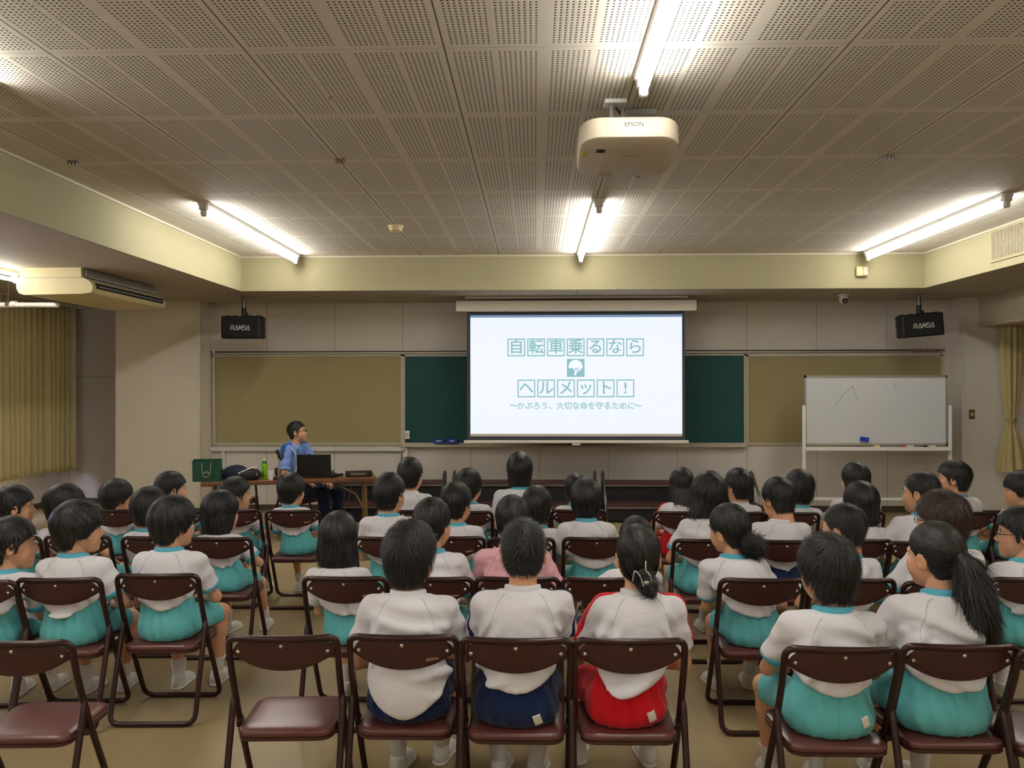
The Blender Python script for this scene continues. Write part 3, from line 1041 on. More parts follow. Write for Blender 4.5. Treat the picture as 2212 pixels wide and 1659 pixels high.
# ------------------------------------------------------------------ whiteboard on stand
YWB = 10.7
wc = atY(1893, 890, YWB)
t = thing('whiteboard', 'mobile whiteboard on white stand before right cork board', 'whiteboard', (wc.x, YWB, 0), 0)


def wb(px, py, d=0.0):
    p = atY(px, py, YWB - d); return p.x - wc.x, p.z


def wrect(m, x0, y0, x1, y1, d0, d1):
    (ax, az), (bx, bz) = wb(x0, y0, d1), wb(x1, y1, d1)
    return m.span((ax, -d1, bz), (bx, -d0, az))


wrect(MB(), 1742, 815, 2043, 958, -.008, .008).build('writing_surface', 'board', t)
m = MB()
wrect(m, 1738, 811, 2047, 815.5, -.012, .013); wrect(m, 1738, 957.5, 2047, 962.5, -.012, .013)
wrect(m, 1738, 811, 1742.5, 962.5, -.012, .013); wrect(m, 2042.5, 811, 2047, 962.5, -.012, .013)
m.build('frame', 'alu', t)
(xa, za) = wb(1736.5, 883); (xb, _) = wb(2052, 883)
for xx in (xa, xb):
    MB().rbox((xx, 0, (za + .06) / 2 + .03), (.042, .03, za - .03), .005).build('post', 'whitemetal', t)
    MB().rbox((xx, 0, .06), (.042, .55, .035), .005).build('foot', 'whitemetal', t)
    for sg in (-1, 1):
        MB().lathe([(.022, -.012), (.022, .012)], (xx, sg * .24, .022), 14, Matrix.Rotation(math.pi / 2, 3, 'Y')).build('caster', 'black', t, True)
(ax_, az_) = wb(1740, 965); (bx_, bz_) = wb(2050, 973)
MB().rbox(((ax_ + bx_) / 2, -.03, (az_ + bz_) / 2), (bx_ - ax_, .09, az_ - bz_), .004).build('pen_tray', 'whitemetal', t)
zl = wb(1893, 1078)[1]
MB().rbox(((xa + xb) / 2, 0, zl), (xb - xa, .025, .035), .004).build('lower_bar', 'whitemetal', t)
(hx, hz_) = wb(1893, 963)
MB().rbox((hx, -.014, hz_), (.08, .016, .03), .003).build('latch', 'acbody', t)
m = MB()
for pts in ([(1803, 877), (1823, 852), (1842, 833)], [(1842, 833), (1847, 850), (1852, 864)], [(1935, 826), (1932, 842)]):
    m.tube([(wb(x, y, .008)[0], -.0082, wb(x, y, .008)[1]) for x, y in pts], .002, 5)
m.build('pen_strokes', 'ink', t)
p = atY(1867, 949, YWB - .02)
t = thing('whiteboard_eraser', 'blue eraser stuck low on the whiteboard', 'eraser', (p.x, YWB - .009, p.z))
MB().rbox((0, -.016, 0), (.108, .03, .06), .006, 2, Matrix.Rotation(R(6), 3, 'Y')).build('block', 'blue', t)
for k, (px, mt) in enumerate(((1960, 'redplastic'), (2008, 'black'))):
    p = atY(px, 969.5, YWB - .05)
    t = thing('marker_pen', ['red-capped', 'black-capped'][k] + ' marker lying on the whiteboard tray', 'marker', (p.x, YWB - .045, az_ + .011), 0, 'markers on the whiteboard tray')
    Ry = Matrix.Rotation(math.pi / 2, 3, 'Y')
    MB().lathe([(.009, -.03), (.0095, .06), (.006, .065)], (.02, 0, 0), 12, Ry).build('barrel', 'white', t, True)
    MB().lathe([(.006, -.035), (.0105, -.032), (.0105, .01)], (-.04, 0, 0), 12, Ry).build('cap', mt, t, True)

# ------------------------------------------------------------------ choral risers along the front wall
def riser(x0, x1, label):
    yb, yf = 11.15, 10.45
    t = thing('choral_riser', label, 'riser', ((x0 + x1) / 2, (yb + yf) / 2, 0), 0, 'folding step risers against the front wall')
    W = (x1 - x0)
    hb = (yb - yf) / 2
    for z, ya, yc in ((.46, -.02, hb), (.215, -hb, .04)):
        MB().rbox((0, (ya + yc) / 2, z), (W - .05, yc - ya, .03), .004).build('tread', 'risertop', t)
        MB().rbox((0, ya - .004, z - .022), (W - .05, .012, .02), .002).build('tread_edge', 'steel', t)
    MB().span((-W / 2 + .03, .0, .03), (W / 2 - .03, .02, .44)).build('back_panel', 'darkpanel', t)
    MB().span((-W / 2 + .03, -hb + .02, .03), (W / 2 - .03, -hb + .04, .2)).build('front_panel', 'darkpanel', t)
    for sg in (-1, 1):
        xx = sg * (W / 2 - .02)
        MB().tube(fillet([(xx, -hb, .02), (xx, -hb + .1, .3), (xx, hb - .22, .60), (xx, hb - .1, .60), (xx, hb - .04, .02)], .08, 5), .016, 10).build('side_rail', 'steel', t, True)
    return t


def bx(px, py, Y):
    return atY(px, py, Y).x


riser(bx(700, 1045, 10.6), bx(957, 1045, 10.6), 'dark step riser left of the middle, partly behind seated children')
riser(bx(972, 1045, 10.6), bx(1293, 1045, 10.6), 'dark step riser directly below the projection screen')
riser(bx(1304, 1045, 10.6), bx(1643, 1045, 10.6), 'dark step riser right of the screen, behind long-haired children')


# ------------------------------------------------------------------ folding chairs
def chair_meshes():
    M = {}
    r = .0135
    hw = .209
    # hoop: one tube, floor bar in front, up the sides, over the back
    side = [(.11, .0135), (-.095, .40), (-.155, .53), (-.205, .65), (-.232, .7545)]
    path = []
    pts = [Vector((-hw, y, z)) for y, z in side]
    top = [Vector((hw * u, -.232 - .026 * (1 - u * u), .7545)) for u in (-.62, -.3, 0, .3, .62)]
    rgt = [Vector((hw, y, z)) for y, z in reversed(side)]
    loop = pts + top + rgt
    rads = [.06, .05, .05, .05, .085] + [0.02] * 5 + [.085, .05, .05, .05, .06]
    M['hoop_frame'] = MB().tube(fillet(loop, rads, 6, True), r, 10, True)
    hr = .216
    rear = [Vector((-hr, -.14, .51)), Vector((-hr, -.16, .44)), Vector((-hr, -.295, .0135)), Vector((hr, -.295, .0135)), Vector((hr, -.16, .44)), Vector((hr, -.14, .51))]
    pth = fillet(rear, [0, .03, .055, .055, .03, 0], 6)
    rr = [r] * len(pth); rr[0] = rr[-1] = .006
    M['rear_leg_frame'] = MB().tube(pth, rr, 10)
    # seat cushion: rounded outline, domed
    def outline(w0, w1, d, rc, n=7):
        p = []
        for cx, cy, a0, ww in ((1, -1, -90, w0), (1, 1, 0, w1), (-1, 1, 90, w1), (-1, -1, 180, w0)):
            for k in range(n + 1):
                a = R(a0 + 90 * k / n)
                p.append((cx * (ww / 2 - rc) + rc * math.cos(a), cy * (d / 2 - rc) + rc * math.sin(a)))
        return p
    def cushion(zs, w0, w1, d, rc):
        m = MB(); n = None; vs = []
        for z, s_ in zs:
            o_ = outline(w0, w1, d, rc); n = len(o_)
            vs += [(x * s_, y * s_ - .035, z - .047) for x, y in o_]
        fs = []
        for i in range(len(zs) - 1):
            for k in range(n):
                fs.append((i * n + k, i * n + (k + 1) % n, (i + 1) * n + (k + 1) % n, (i + 1) * n + k))
        fs += [tuple(range(n)), tuple((len(zs) - 1) * n + k for k in range(n))]
        return m.raw(vs, fs)
    M['seat'] = cushion([(.409, .985), (.413, 1.0), (.424, 1.0), (.431, .985), (.4355, .94), (.439, .82), (.441, .55), (.4415, .2)], .375, .385, .365, .055)
    M['seat_pan'] = cushion([(.392, .97), (.396, .99), (.4055, .99), (.408, .97)], .375, .385, .365, .055)
    # backrest shell
    NU_, NV_ = 25, 8
    vs = []
    def yb(u, z):
        return -.192 - (z - .62) * .27 - .03 * (1 - u * u)
    for sgn in (0, 1):
        for j in range(NV_ + 1):
            for i in range(NU_ + 1):
                u = -1 + 2 * i / NU_
                zb = .622 + .065 * abs(u) ** 2.2
                zt = .750 - .055 * max(0, (abs(u) - .72) / .28) ** 2
                v = j / NV_
                z = zb + (zt - zb) * v
                y = yb(u, z)
                e = .006 * (1 - max(0, abs(2 * v - 1) ** 6)) * 1.0 + .0015
                vs.append((u * .2, y + (e if sgn else -e), z))
    N1 = (NU_ + 1) * (NV_ + 1); fs = []
    for s_ in (0, 1):
        for j in range(NV_):
            for i in range(NU_):
                a = s_ * N1 + j * (NU_ + 1) + i
                fs.append((a, a + 1, a + NU_ + 2, a + NU_ + 1))
    W1 = NU_ + 1
    for i in range(NU_):
        fs.append((i, i + 1, N1 + i + 1, N1 + i)); b_ = NV_ * W1 + i; fs.append((b_, b_ + 1, N1 + b_ + 1, N1 + b_))
    for j in range(NV_):
        a = j * W1; fs.append((a, a + W1, N1 + a + W1, N1 + a)); a += NU_; fs.append((a, a + W1, N1 + a + W1, N1 + a))
    M['backrest'] = MB().raw(vs, fs)
    Ry = Matrix.Rotation(math.pi / 2, 3, 'X')
    M['rivet'] = MB().lathe([(.0075, 0), (.0072, .003), (.004, .006), (.001, .0065)], (0, 0, 0), 12, Ry)
    M['seat_bracket'] = MB().rbox((0, 0, 0), (.012, .07, .022), .003)
    M['cross_rod'] = MB().tube([(-.21, -.10, .35), (.21, -.10, .35)], .006, 8)
    M['maker_label'] = MB().rbox((.115, yb(.58, .668) - .0085, .668), (.05, .002, .011), .0005, 1, Matrix.Rotation(R(-8), 3, 'Y') @ Matrix.Rotation(R(12), 3, 'Z'))
    mats = dict(hoop_frame='chairtube', rear_leg_frame='chairtube', seat='chairleather', seat_pan='chairback', backrest='chairback', rivet='rivet', seat_bracket='chairtube', cross_rod='chairtube', maker_label='chairlabel')
    out = {}
    for k, m_ in M.items():
        me = m_.mesh('chair_' + k, True); me.materials.append(MAT[mats[k]]); out[k] = me
    out['_riv'] = [(0, yb(0, .728) - .008, .728), (-.172, yb(-.86, .70) - .008, .70), (.172, yb(.86, .70) - .008, .70)]
    return out


CH = chair_meshes()


def chair(label, loc, rz=0.0, lab=False, group='maroon folding chairs in the audience rows'):
    t = thing('folding_chair', label, 'chair', loc, rz, group)
    for k in ('hoop_frame', 'rear_leg_frame', 'seat', 'backrest', 'cross_rod'):
        o = link(k, CH[k], None, t)
        if k == 'seat':
            link('seat_pan', CH['seat_pan'], None, o)
    bk = [c for c in t.children if c.name.startswith('backrest')]
    for p in CH['_riv']:
        o = link('rivet', CH['rivet'], None, t); o.location = p
    for sg in (-1, 1):
        o = link('seat_bracket', CH['seat_bracket'], None, t); o.location = (sg * .199, -.11, .385)
    if lab:
        link('maker_label', CH['maker_label'], None, t)
    return t


def chair_at(px, py, rz=0.0):
    """floor position of a chair whose hoop top centre shows at a pixel"""
    p = atZ(px, py + 1.5, .768)
    off = Matrix.Rotation(rz, 3, 'Z') @ Vector((0, -.258, 0))
    return Vector((p.x - off.x, p.y - off.y, 0))


# ------------------------------------------------------------------ signed distance modelling of figures
class Field:
    def __init__(s, lo, hi, h):
        s.lo = np.array(lo, float); s.h = h
        s.n = np.maximum(np.ceil((np.array(hi, float) - s.lo) / h).astype(int) + 1, 2)
        s.D = np.full(s.n, 1.0, np.float32)

    def box(s, lo, hi):
        a = np.clip(np.floor((np.array(lo) - s.lo) / s.h).astype(int), 0, s.n)
        b = np.clip(np.ceil((np.array(hi) - s.lo) / s.h).astype(int) + 1, 0, s.n)
        if np.any(b <= a):
            return None
        ax = [(s.lo[i] + s.h * np.arange(a[i], b[i])).astype(np.float32) for i in range(3)]
        return (slice(a[0], b[0]), slice(a[1], b[1]), slice(a[2], b[2])), ax[0][:, None, None], ax[1][None, :, None], ax[2][None, None, :]

    def all(s):
        return s.box(s.lo, s.lo + s.h * s.n)

    def add(s, fn, lo, hi, k=0.02, mode='u'):
        pad = k + 3 * s.h
        q = s.box(np.array(lo) - pad, np.array(hi) + pad)
        if q is None:
            return
        sl, x, y, z = q
        d = fn(x, y, z).astype(np.float32); c = s.D[sl]
        if mode == 'u':
            if k > 0:
                e = np.maximum(k - np.abs(c - d), 0) / k
                s.D[sl] = np.minimum(c, d) - e * e * k * .25
            else:
                s.D[sl] = np.minimum(c, d)
        else:                                   # smooth subtraction
            d = -d
            e = np.maximum(k - np.abs(c - d), 0) / max(k, 1e-6)
            s.D[sl] = np.maximum(c, d) + e * e * k * .25

    def cut(s, fn, k=0.0):
        _, x, y, z = s.all()
        d = (fn(x, y, z) + 0 * s.D).astype(np.float32)
        e = np.maximum(k - np.abs(s.D - d), 0) / k if k > 0 else 0.0
        s.D = np.maximum(s.D, d) + e * e * k * .25

    def disp(s, fn):
        _, x, y, z = s.all()
        s.D += fn(x, y, z)

    def mesh(s):
        return nets(s.D, s.lo, s.h)


def cone(a, b, r1, r2, sy=1.0):
    a = np.array(a, float); b = np.array(b, float); ab = b - a; L = float(ab @ ab) + 1e-12
    def f(x, y, z):
        px, py, pz = x - a[0], y - a[1], z - a[2]
        t = np.clip((px * ab[0] + py * ab[1] + pz * ab[2]) / L, 0, 1)
        d = np.sqrt((px - t * ab[0]) ** 2 + (py - t * ab[1]) ** 2 + (pz - t * ab[2]) ** 2)
        return d - (r1 + t * (r2 - r1))
    m = max(r1, r2)
    return f, np.minimum(a, b) - m, np.maximum(a, b) + m


def ell(c, r, Rm=None):
    c = np.array(c, float); r = np.array(r, float)
    M_ = None if Rm is None else np.array(Rm)
    def f(x, y, z):
        px, py, pz = x - c[0], y - c[1], z - c[2]
        if M_ is not None:
            px, py, pz = (M_[0, 0] * px + M_[1, 0] * py + M_[2, 0] * pz, M_[0, 1] * px + M_[1, 1] * py + M_[2, 1] * pz, M_[0, 2] * px + M_[1, 2] * py + M_[2, 2] * pz)
        k0 = np.sqrt((px / r[0]) ** 2 + (py / r[1]) ** 2 + (pz / r[2]) ** 2)
        k1 = np.sqrt((px / r[0] ** 2) ** 2 + (py / r[1] ** 2) ** 2 + (pz / r[2] ** 2) ** 2) + 1e-9
        return k0 * (k0 - 1) / k1
    m = r if M_ is None else np.full(3, r.max())
    return f, c - m, c + m


def nets(D, lo, h):
    S = D < 0
    nx, ny, nz = D.shape
    c = np.zeros((nx - 1, ny - 1, nz - 1), np.int8)
    for i in (0, 1):
        for j in (0, 1):
            for k in (0, 1):
                c += S[i:nx - 1 + i, j:ny - 1 + j, k:nz - 1 + k]
    act = (c > 0) & (c < 8)
    ijk = np.argwhere(act)
    if len(ijk) == 0:
        return np.zeros((0, 3)), np.zeros((0, 4), int)
    idx = np.full(act.shape, -1, np.int64); idx[act] = np.arange(len(ijk))
    sm = np.zeros((len(ijk), 3)); cn = np.zeros(len(ijk))
    I, J, K = ijk.T
    for ax in range(3):
        o = [a for a in range(3) if a != ax]
        for u in (0, 1):
            for v in (0, 1):
                A = [0, 0, 0]; A[o[0]] = u; A[o[1]] = v
                B = list(A); B[ax] = 1
                da = D[I + A[0], J + A[1], K + A[2]]; db = D[I + B[0], J + B[1], K + B[2]]
                m = (da < 0) != (db < 0)
                t = np.where(m, da / np.where(m, da - db, 1), 0)
                P = np.zeros((len(ijk), 3)); P[:] = A
                P[:, ax] += t
                sm[m] += P[m]; cn[m] += 1
    V = lo + h * (ijk + sm / cn[:, None])
    Q = []
    for ax in range(3):
        o = [(ax + 1) % 3, (ax + 2) % 3]
        sa = [slice(None)] * 3; sb = [slice(None)] * 3
        sa[ax] = slice(0, D.shape[ax] - 1); sb[ax] = slice(1, None)
        for a in o:
            sa[a] = slice(1, D.shape[a] - 1); sb[a] = slice(1, D.shape[a] - 1)
        a_, b_ = S[tuple(sa)], S[tuple(sb)]
        for flip, m in ((False, a_ & ~b_), (True, ~a_ & b_)):
            e = np.argwhere(m)
            if len(e) == 0:
                continue
            e[:, o[0]] += 1; e[:, o[1]] += 1
            def at(du, dv):
                q = e.copy(); q[:, o[0]] += du; q[:, o[1]] += dv
                return idx[q[:, 0], q[:, 1], q[:, 2]]
            q = np.stack([at(-1, -1), at(0, -1), at(0, 0), at(-1, 0)], 1)
            if flip:
                q = q[:, ::-1]
            Q.append(q)
    return V, np.concatenate(Q)


def normals(V, Q):
    n = np.cross(V[Q[:, 2]] - V[Q[:, 0]], V[Q[:, 3]] - V[Q[:, 1]])
    N = np.zeros_like(V)
    for k in range(4):
        np.add.at(N, Q[:, k], n)
    return N / (np.linalg.norm(N, axis=1, keepdims=True) + 1e-12)


def smooth(V, Q, it=3, lam=.55, mu=-.57):
    E = np.concatenate([Q[:, [0, 1]], Q[:, [1, 2]], Q[:, [2, 3]], Q[:, [3, 0]]])
    E = np.concatenate([E, E[:, ::-1]])
    cnt = np.bincount(E[:, 0], minlength=len(V))[:, None] + 1e-9
    V = V.copy()
    for k in range(it * 2):
        s_ = np.stack([np.bincount(E[:, 0], V[E[:, 1], a], minlength=len(V)) for a in range(3)], 1)
        V += (lam if k % 2 == 0 else mu) * (s_ / cnt - V)
    return V


def ik(a, c, l1, l2, pole):
    a, c, pole = Vector(a), Vector(c), Vector(pole)
    d = c - a; L = d.length
    if L > (l1 + l2) * .995:
        c = a + d * ((l1 + l2) * .995 / L); d = c - a; L = d.length
    x = (l1 * l1 - l2 * l2 + L * L) / (2 * L)
    hgt = math.sqrt(max(l1 * l1 - x * x, 0))
    n = d.normalized(); p = (pole - n * pole.dot(n)).normalized()
    return a + n * x + p * hgt, c


def polyd(poly):
    """signed distance to a 2D polygon in the head's (y, z) plane"""
    P = np.array(poly, float)
    def f(x, y, z):
        d = None; s = None
        for i in range(len(P)):
            a = P[i]; b = P[i - 1]; e = b - a
            wy, wz = y - a[0], z - a[1]
            t = np.clip((wy * e[0] + wz * e[1]) / (e @ e), 0, 1)
            q = (wy - t * e[0]) ** 2 + (wz - t * e[1]) ** 2
            c1 = z >= a[1]; c2 = z < b[1]; c3 = e[0] * wz > e[1] * wy
            flip = (c1 & c2 & c3) | (~c1 & ~c2 & ~c3)
            sg = np.where(flip, -1.0, 1.0)
            d = q if d is None else np.minimum(d, q)
            s = sg if s is None else s * sg
        return s * np.sqrt(d) + 0 * x
    return f


# ------------------------------------------------------------------ heads (built once, reused at each person's scale)
def head_mesh(adult=False):
    F = Field((-.11, -.13, -.17), (.11, .14, .14), .0045)
    U = lambda q, k=.02, mode='u': F.add(q[0], q[1], q[2], k, mode)
    U(ell((0, -.008, .035), (.074, .093, .088)))
    U(ell((0, .03, -.02), (.061, .062, .083)), .02)
    U(ell((0, .042, -.072), (.043, .045, .038)), .03)
    for s in (-1, 1):
        U(cone((s * .036, .058, -.028), (s * .04, .05, -.045), .028, .024), .02)
        U(cone((s * .012, .080, .026), (s * .046, .070, .022), .012, .010), .012)
        U(ell((s * .0315, .096, .004), (.017, .014, .010)), .014, 's')
        # ear
        e = Matrix.Rotation(R(s * -18), 3, 'Z') @ Matrix.Rotation(R(-10), 3, 'X')
        U(ell((s * .079, -.010, -.004), (.0095, .020, .031), e), .006)
        U(ell((s * .089, -.005, -.002), (.007, .011, .019), e), .005, 's')
        U(cone((s * .011, .094, -.032), (s * .012, .092, -.034), .0085, .008), .006)
    U(cone((0, .086, .012), (0, .104, -.026), .007, .0105), .012)
    U(cone((-.017, .088, -.057), (.017, .088, -.057), .0065, .0065), .008)
    U(cone((-.013, .087, -.067), (.013, .087, -.067), .0075, .0075), .008)
    U(cone((-.021, .0965, -.0615), (.021, .0965, -.0615), .003, .003), .004, 's')
    U(ell((0, .070, -.094), (.022, .02, .016)), .018)
    U(cone((0, -.025, -.03), (0, -.038, -.13), .050, .050), .03)
    F.cut(lambda x, y, z: -(z + .15) + 0 * x + 0 * y)
    return F.mesh()


HEADV, HEADQ = head_mesh()

STY = {   # thickness, polygon, strands (count, length, lift, width), roughness of the surface
    'short': dict(th=.017, poly=[(.14, .2), (.14, .052), (.083, .05), (.056, .035), (.03, .012), (.022, -.022), (-.002, -.024), (-.022, .006), (-.034, -.03), (-.04, -.078), (-.16, -.078), (-.16, .2)], n=1500, L=.055, lift=.006, w=.0036, amp=.004),
    'trim': dict(th=.011, poly=[(.14, .2), (.14, .062), (.083, .062), (.052, .046), (.032, .02), (.022, -.014), (.004, -.016), (-.02, .012), (-.036, -.03), (-.044, -.07), (-.16, -.07), (-.16, .2)], n=2400, L=.03, lift=.005, w=.0022, amp=.002),
    'spiky': dict(th=.024, poly=[(.14, .2), (.14, .052), (.083, .05), (.056, .035), (.03, .012), (.02, -.03), (-.004, -.03), (-.022, .0), (-.034, -.03), (-.04, -.082), (-.16, -.082), (-.16, .2)], n=4600, L=.050, lift=.010, w=.0019, amp=.005),
    'crew': dict(th=.009, poly=[(.14, .2), (.14, .055), (.083, .055), (.056, .04), (.03, .016), (.02, -.012), (.0, -.014), (-.02, .012), (-.036, -.03), (-.045, -.066), (-.16, -.066), (-.16, .2)], n=2600, L=.022, lift=.010, w=.0018, amp=.001),
    'mushroom': dict(th=.024, poly=[(.14, .2), (.14, .035), (.088, .026), (.06, .012), (.04, -.008), (.03, -.028), (-.012, -.032), (-.03, -.045), (-.04, -.082), (-.16, -.086), (-.16, .2)], n=1500, L=.075, lift=.003, w=.0042, amp=.003),
    'messy': dict(th=.026, poly=[(.14, .2), (.14, .045), (.088, .035), (.06, .02), (.035, .0), (.025, -.03), (-.008, -.034), (-.03, -.045), (-.04, -.085), (-.16, -.088), (-.16, .2)], n=2600, L=.07, lift=.012, w=.0026, amp=.006),
    'bob': dict(th=.022, poly=[(.14, .2), (.14, .04), (.088, .03), (.062, .012), (.05, -.03), (.045, -.10), (.02, -.128), (-.17, -.135), (-.17, .2)], n=1700, L=.12, lift=.003, w=.0042, amp=.003, lobe=[((0, -.022, -.055), (.090, .082, .098))]),
    'longnape': dict(th=.024, poly=[(.14, .2), (.14, .04), (.088, .03), (.06, .012), (.04, -.02), (.02, -.05), (-.01, -.08), (-.03, -.13), (-.16, -.138), (-.16, .2)], n=1500, L=.10, lift=.004, w=.0042, amp=.004, lobe=[((0, -.050, -.07), (.060, .05, .08))]),
    'long': dict(th=.018, poly=[(.14, .2), (.14, .06), (.085, .05), (.062, .01), (.05, -.03), (.04, -.15), (.01, -.33), (-.25, -.33), (-.25, .2)], n=1900, L=.26, lift=.003, w=.0042, amp=.003, lobe=[((0, -.03, -.07), (.086, .072, .10)), ((0, -.10, -.17), (.088, .050, .16))]),
    'tight': dict(th=.009, poly=[(.14, .2), (.14, .062), (.084, .06), (.06, .035), (.034, .02), (.012, .005), (-.02, .012), (-.036, -.03), (-.05, -.07), (-.16, -.07), (-.16, .2)], n=1300, L=.08, lift=.001, w=.003, amp=.001, tie=(0, -.115, -.03)),
}
STY['wildlong'] = dict(STY['long'], th=.03, amp=.008, n=2600, L=.17, lift=.016, w=.0032,
                       poly=[(.14, .2), (.14, .05), (.088, .045), (.062, .01), (.05, -.03), (.045, -.14), (.02, -.19), (-.25, -.20), (-.25, .2)], lobe=[((0, -.03, -.06), (.108, .088, .115)), ((0, -.06, -.12), (.10, .06, .085))])
STY['bun'] = dict(STY['tight'], extra='bun', tie=(.02, -.10, -.075))
STY['messbun'] = dict(STY['tight'], th=.012, extra='messbun', tie=(0, -.10, -.05))
STY['pony'] = dict(STY['tight'], extra='pony', tie=(0, -.112, .01), n=1600)
STY['braid'] = dict(STY['tight'], th=.016, extra='braid', tie=(.05, -.07, -.05), L=.09, amp=.003)


def fold3(x, y, z, seed, f=1.0):
    a = seed * 1.7
    return (np.sin(x * 31 * f + 2.1 * np.sin(z * 17 * f + a) + a) + np.sin(z * 43 * f + 1.7 * np.sin(x * 13 * f + 2 * a) + y * 11 * f) + np.sin(y * 37 * f + x * 19 * f + 3 * a)) / 3


def hair_mesh(style, seed, dens=1.0):
    S = STY[style]; rng = np.random.RandomState(seed); h = .0055
    lo = (-.13, -.25 if style in ('long', 'wildlong', 'pony', 'braid', 'bun', 'messbun') else -.16, -.36 if style == 'long' else -.22)
    F = Field(lo, (.13, .14, .17), h)
    th = S['th']
    U = lambda q, k=.02: F.add(q[0], q[1], q[2], k)
    sk = ell((0, -.010, .037), (.074 + th * .8, .093 + th, .088 + th))
    U(sk)
    U(ell((0, -.02, -.02), (.066 + th * .8, .062 + th, .07 + th)))
    for c, r in S.get('lobe', []):
        U(ell(c, r), .04)
    pd = polyd(S['poly'])
    F.disp(lambda x, y, z: S['amp'] * fold3(x, y, z * .5, seed, 1.6))
    # bite the straight hem into locks
    F.cut(lambda x, y, z: pd(x, y, z + .007 * np.sin(np.arctan2(x, -y) * 11 + seed) * (z < 0) + .004 * np.sin(np.arctan2(x, -y) * 23 + seed * 2)) )
    V, Q = F.mesh()
    N = normals(V, Q)
    parts = [(V, Q)]
    ex = S.get('extra'); tails = []
    if ex == 'pony':
        tails = [((0, -.105, .02), .026), ((.0, -.132, -.015), .044), ((.0, -.146, -.075), .056), ((.014, -.150, -.145), .058), ((.036, -.148, -.215), .050), ((.058, -.142, -.28), .036), ((.072, -.136, -.35), .010)]
    elif ex == 'bun':
        tails = [((.0, -.095, -.05), .034), ((.02, -.108, -.075), .034), ((.028, -.098, -.098), .022)]
    elif ex == 'messbun':
        tails = [((0, -.10, -.035), .042), ((.0, -.125, -.055), .050), ((.0, -.115, -.075), .040)]
    if tails:
        pts = np.array([q[0] for q in tails]); 
        G = Field(pts.min(0) - .09, pts.max(0) + .09, h)
        for (a, ra), (b, rb) in zip(tails[:-1], tails[1:]):
            q = cone(a, b, ra, rb); G.add(q[0], q[1], q[2], .02)
        G.disp(lambda x, y, z: .006 * fold3(x, y, z * .35, seed, 2.0))
        V2, Q2 = G.mesh(); parts.append((V2, Q2))
    if ex == 'braid':
        G = Field((.0, -.27, -.36), (.12, -.02, .0), .0045)
        p0 = np.array((.050, -.088, -.035)); p1 = np.array((.056, -.185, -.225))
        for k in range(13):
            f = k / 12; c = p0 * (1 - f) + p1 * f; s_ = -1 if k % 2 else 1; r_ = .024 * (1 - .45 * f)
            q = ell(c + np.array((s_ * r_ * .42, 0, 0)), (r_ * .72, r_ * .72, r_ * 1.0), Matrix.Rotation(R(28 * s_), 3, 'Y')); G.add(q[0], q[1], q[2], .004)
        q = cone(p1, p1 + np.array((.002, -.008, -.02)), .011, .010); G.add(q[0], q[1], q[2], .004)
        q = cone(p1 + np.array((.002, -.008, -.02)), p1 + np.array((.02, -.004, -.085)), .017, .003); G.add(q[0], q[1], q[2], .004)
        parts.append(G.mesh())
    # strands
    def strands(V, N, n, L, lift, wd, dirfn, hug, seg=5, curl=.25, room=None, limit=True):
        if n <= 0 or len(V) == 0:
            return None
        if room is not None:
            ok = np.nonzero(-room(V[:, 0], V[:, 1], V[:, 2]) > .0045)[0]
            i = ok[rng.randint(0, len(ok), n)]
        else:
            i = rng.randint(0, len(V), n)
        p = V[i].copy(); nn = N[i].copy()
        pts = [p.copy()]; wv = []
        rnd = rng.normal(0, 1, (n, 3)) * curl
        ln = L * rng.uniform(.55, 1.15, n)[:, None]
        if room is not None and limit:
            ln = np.minimum(ln, np.maximum(-room(p[:, 0], p[:, 1], p[:, 2])[:, None] * 1.25 + .004, .008))
        lf = lift * rng.uniform(.2, 1.4, n)[:, None]
        for j in range(seg):
            d = dirfn(p, nn) + rnd
            d -= nn * (d * nn).sum(1, keepdims=True)
            d /= np.linalg.norm(d, axis=1, keepdims=True) + 1e-9
            wv.append(np.cross(d, nn))
            p = p + d * ln / seg + nn * lf / seg
            if hug is not None:
                p, nn = hug(p, nn, lf * (j + 1) / seg)
            pts.append(p.copy())
        wv.append(wv[-1])
        tone = rng.uniform(0, 1, n) ** 1.5
        Vs = []; tn = []
        for j in range(seg + 1):
            t = j / seg
            wj = wd * (1 - t ** 1.6 * .92) * (.6 + .4 * min(1, t * 4))
            Vs.append(pts[j] - wv[j] * wj / 2); Vs.append(pts[j] + wv[j] * wj / 2)
        A = np.stack(Vs, 1).reshape(-1, 3); k = 2 * (seg + 1)
        base = (np.arange(n) * k)[:, None]
        qs = [np.concatenate([base + 2 * j, base + 2 * j + 1, base + 2 * j + 3, base + 2 * j + 2], 1) for j in range(seg)]
        return A, np.concatenate(qs), np.repeat(tone, k)
    ctr = np.array((0, -.010, .037)); rad = np.array((.074 + th * .8, .093 + th, .088 + th))
    def hug(p, nn, off):
        q = (p - ctr) / rad; l = np.linalg.norm(q, axis=1, keepdims=True)
        up = (p[:, 2:3] > .0)
        g = q / rad; g /= np.linalg.norm(g, axis=1, keepdims=True)
        surf = ctr + q / l * rad + g * (off + .002)
        p2 = np.where(up, surf, p); n2 = np.where(up, g, nn)
        n2 = n2 / np.linalg.norm(n2, axis=1, keepdims=True)
        return p2, n2
    tie = S.get('tie')
    whorl = np.array((.012, -.06, .125))
    if tie is None:
        def dirfn(p, nn):
            d = p - whorl; d = d / (np.linalg.norm(d, axis=1, keepdims=True) + .02)
            g = np.zeros_like(p); g[:, 2] = -1
            wz = np.clip((.10 - p[:, 2:3]) / .08, .1, 1.6)
            return d + g * wz
    else:
        T = np.array(tie)
        def dirfn(p, nn):
            d = T - p
            return d / (np.linalg.norm(d, axis=1, keepdims=True) + .01)
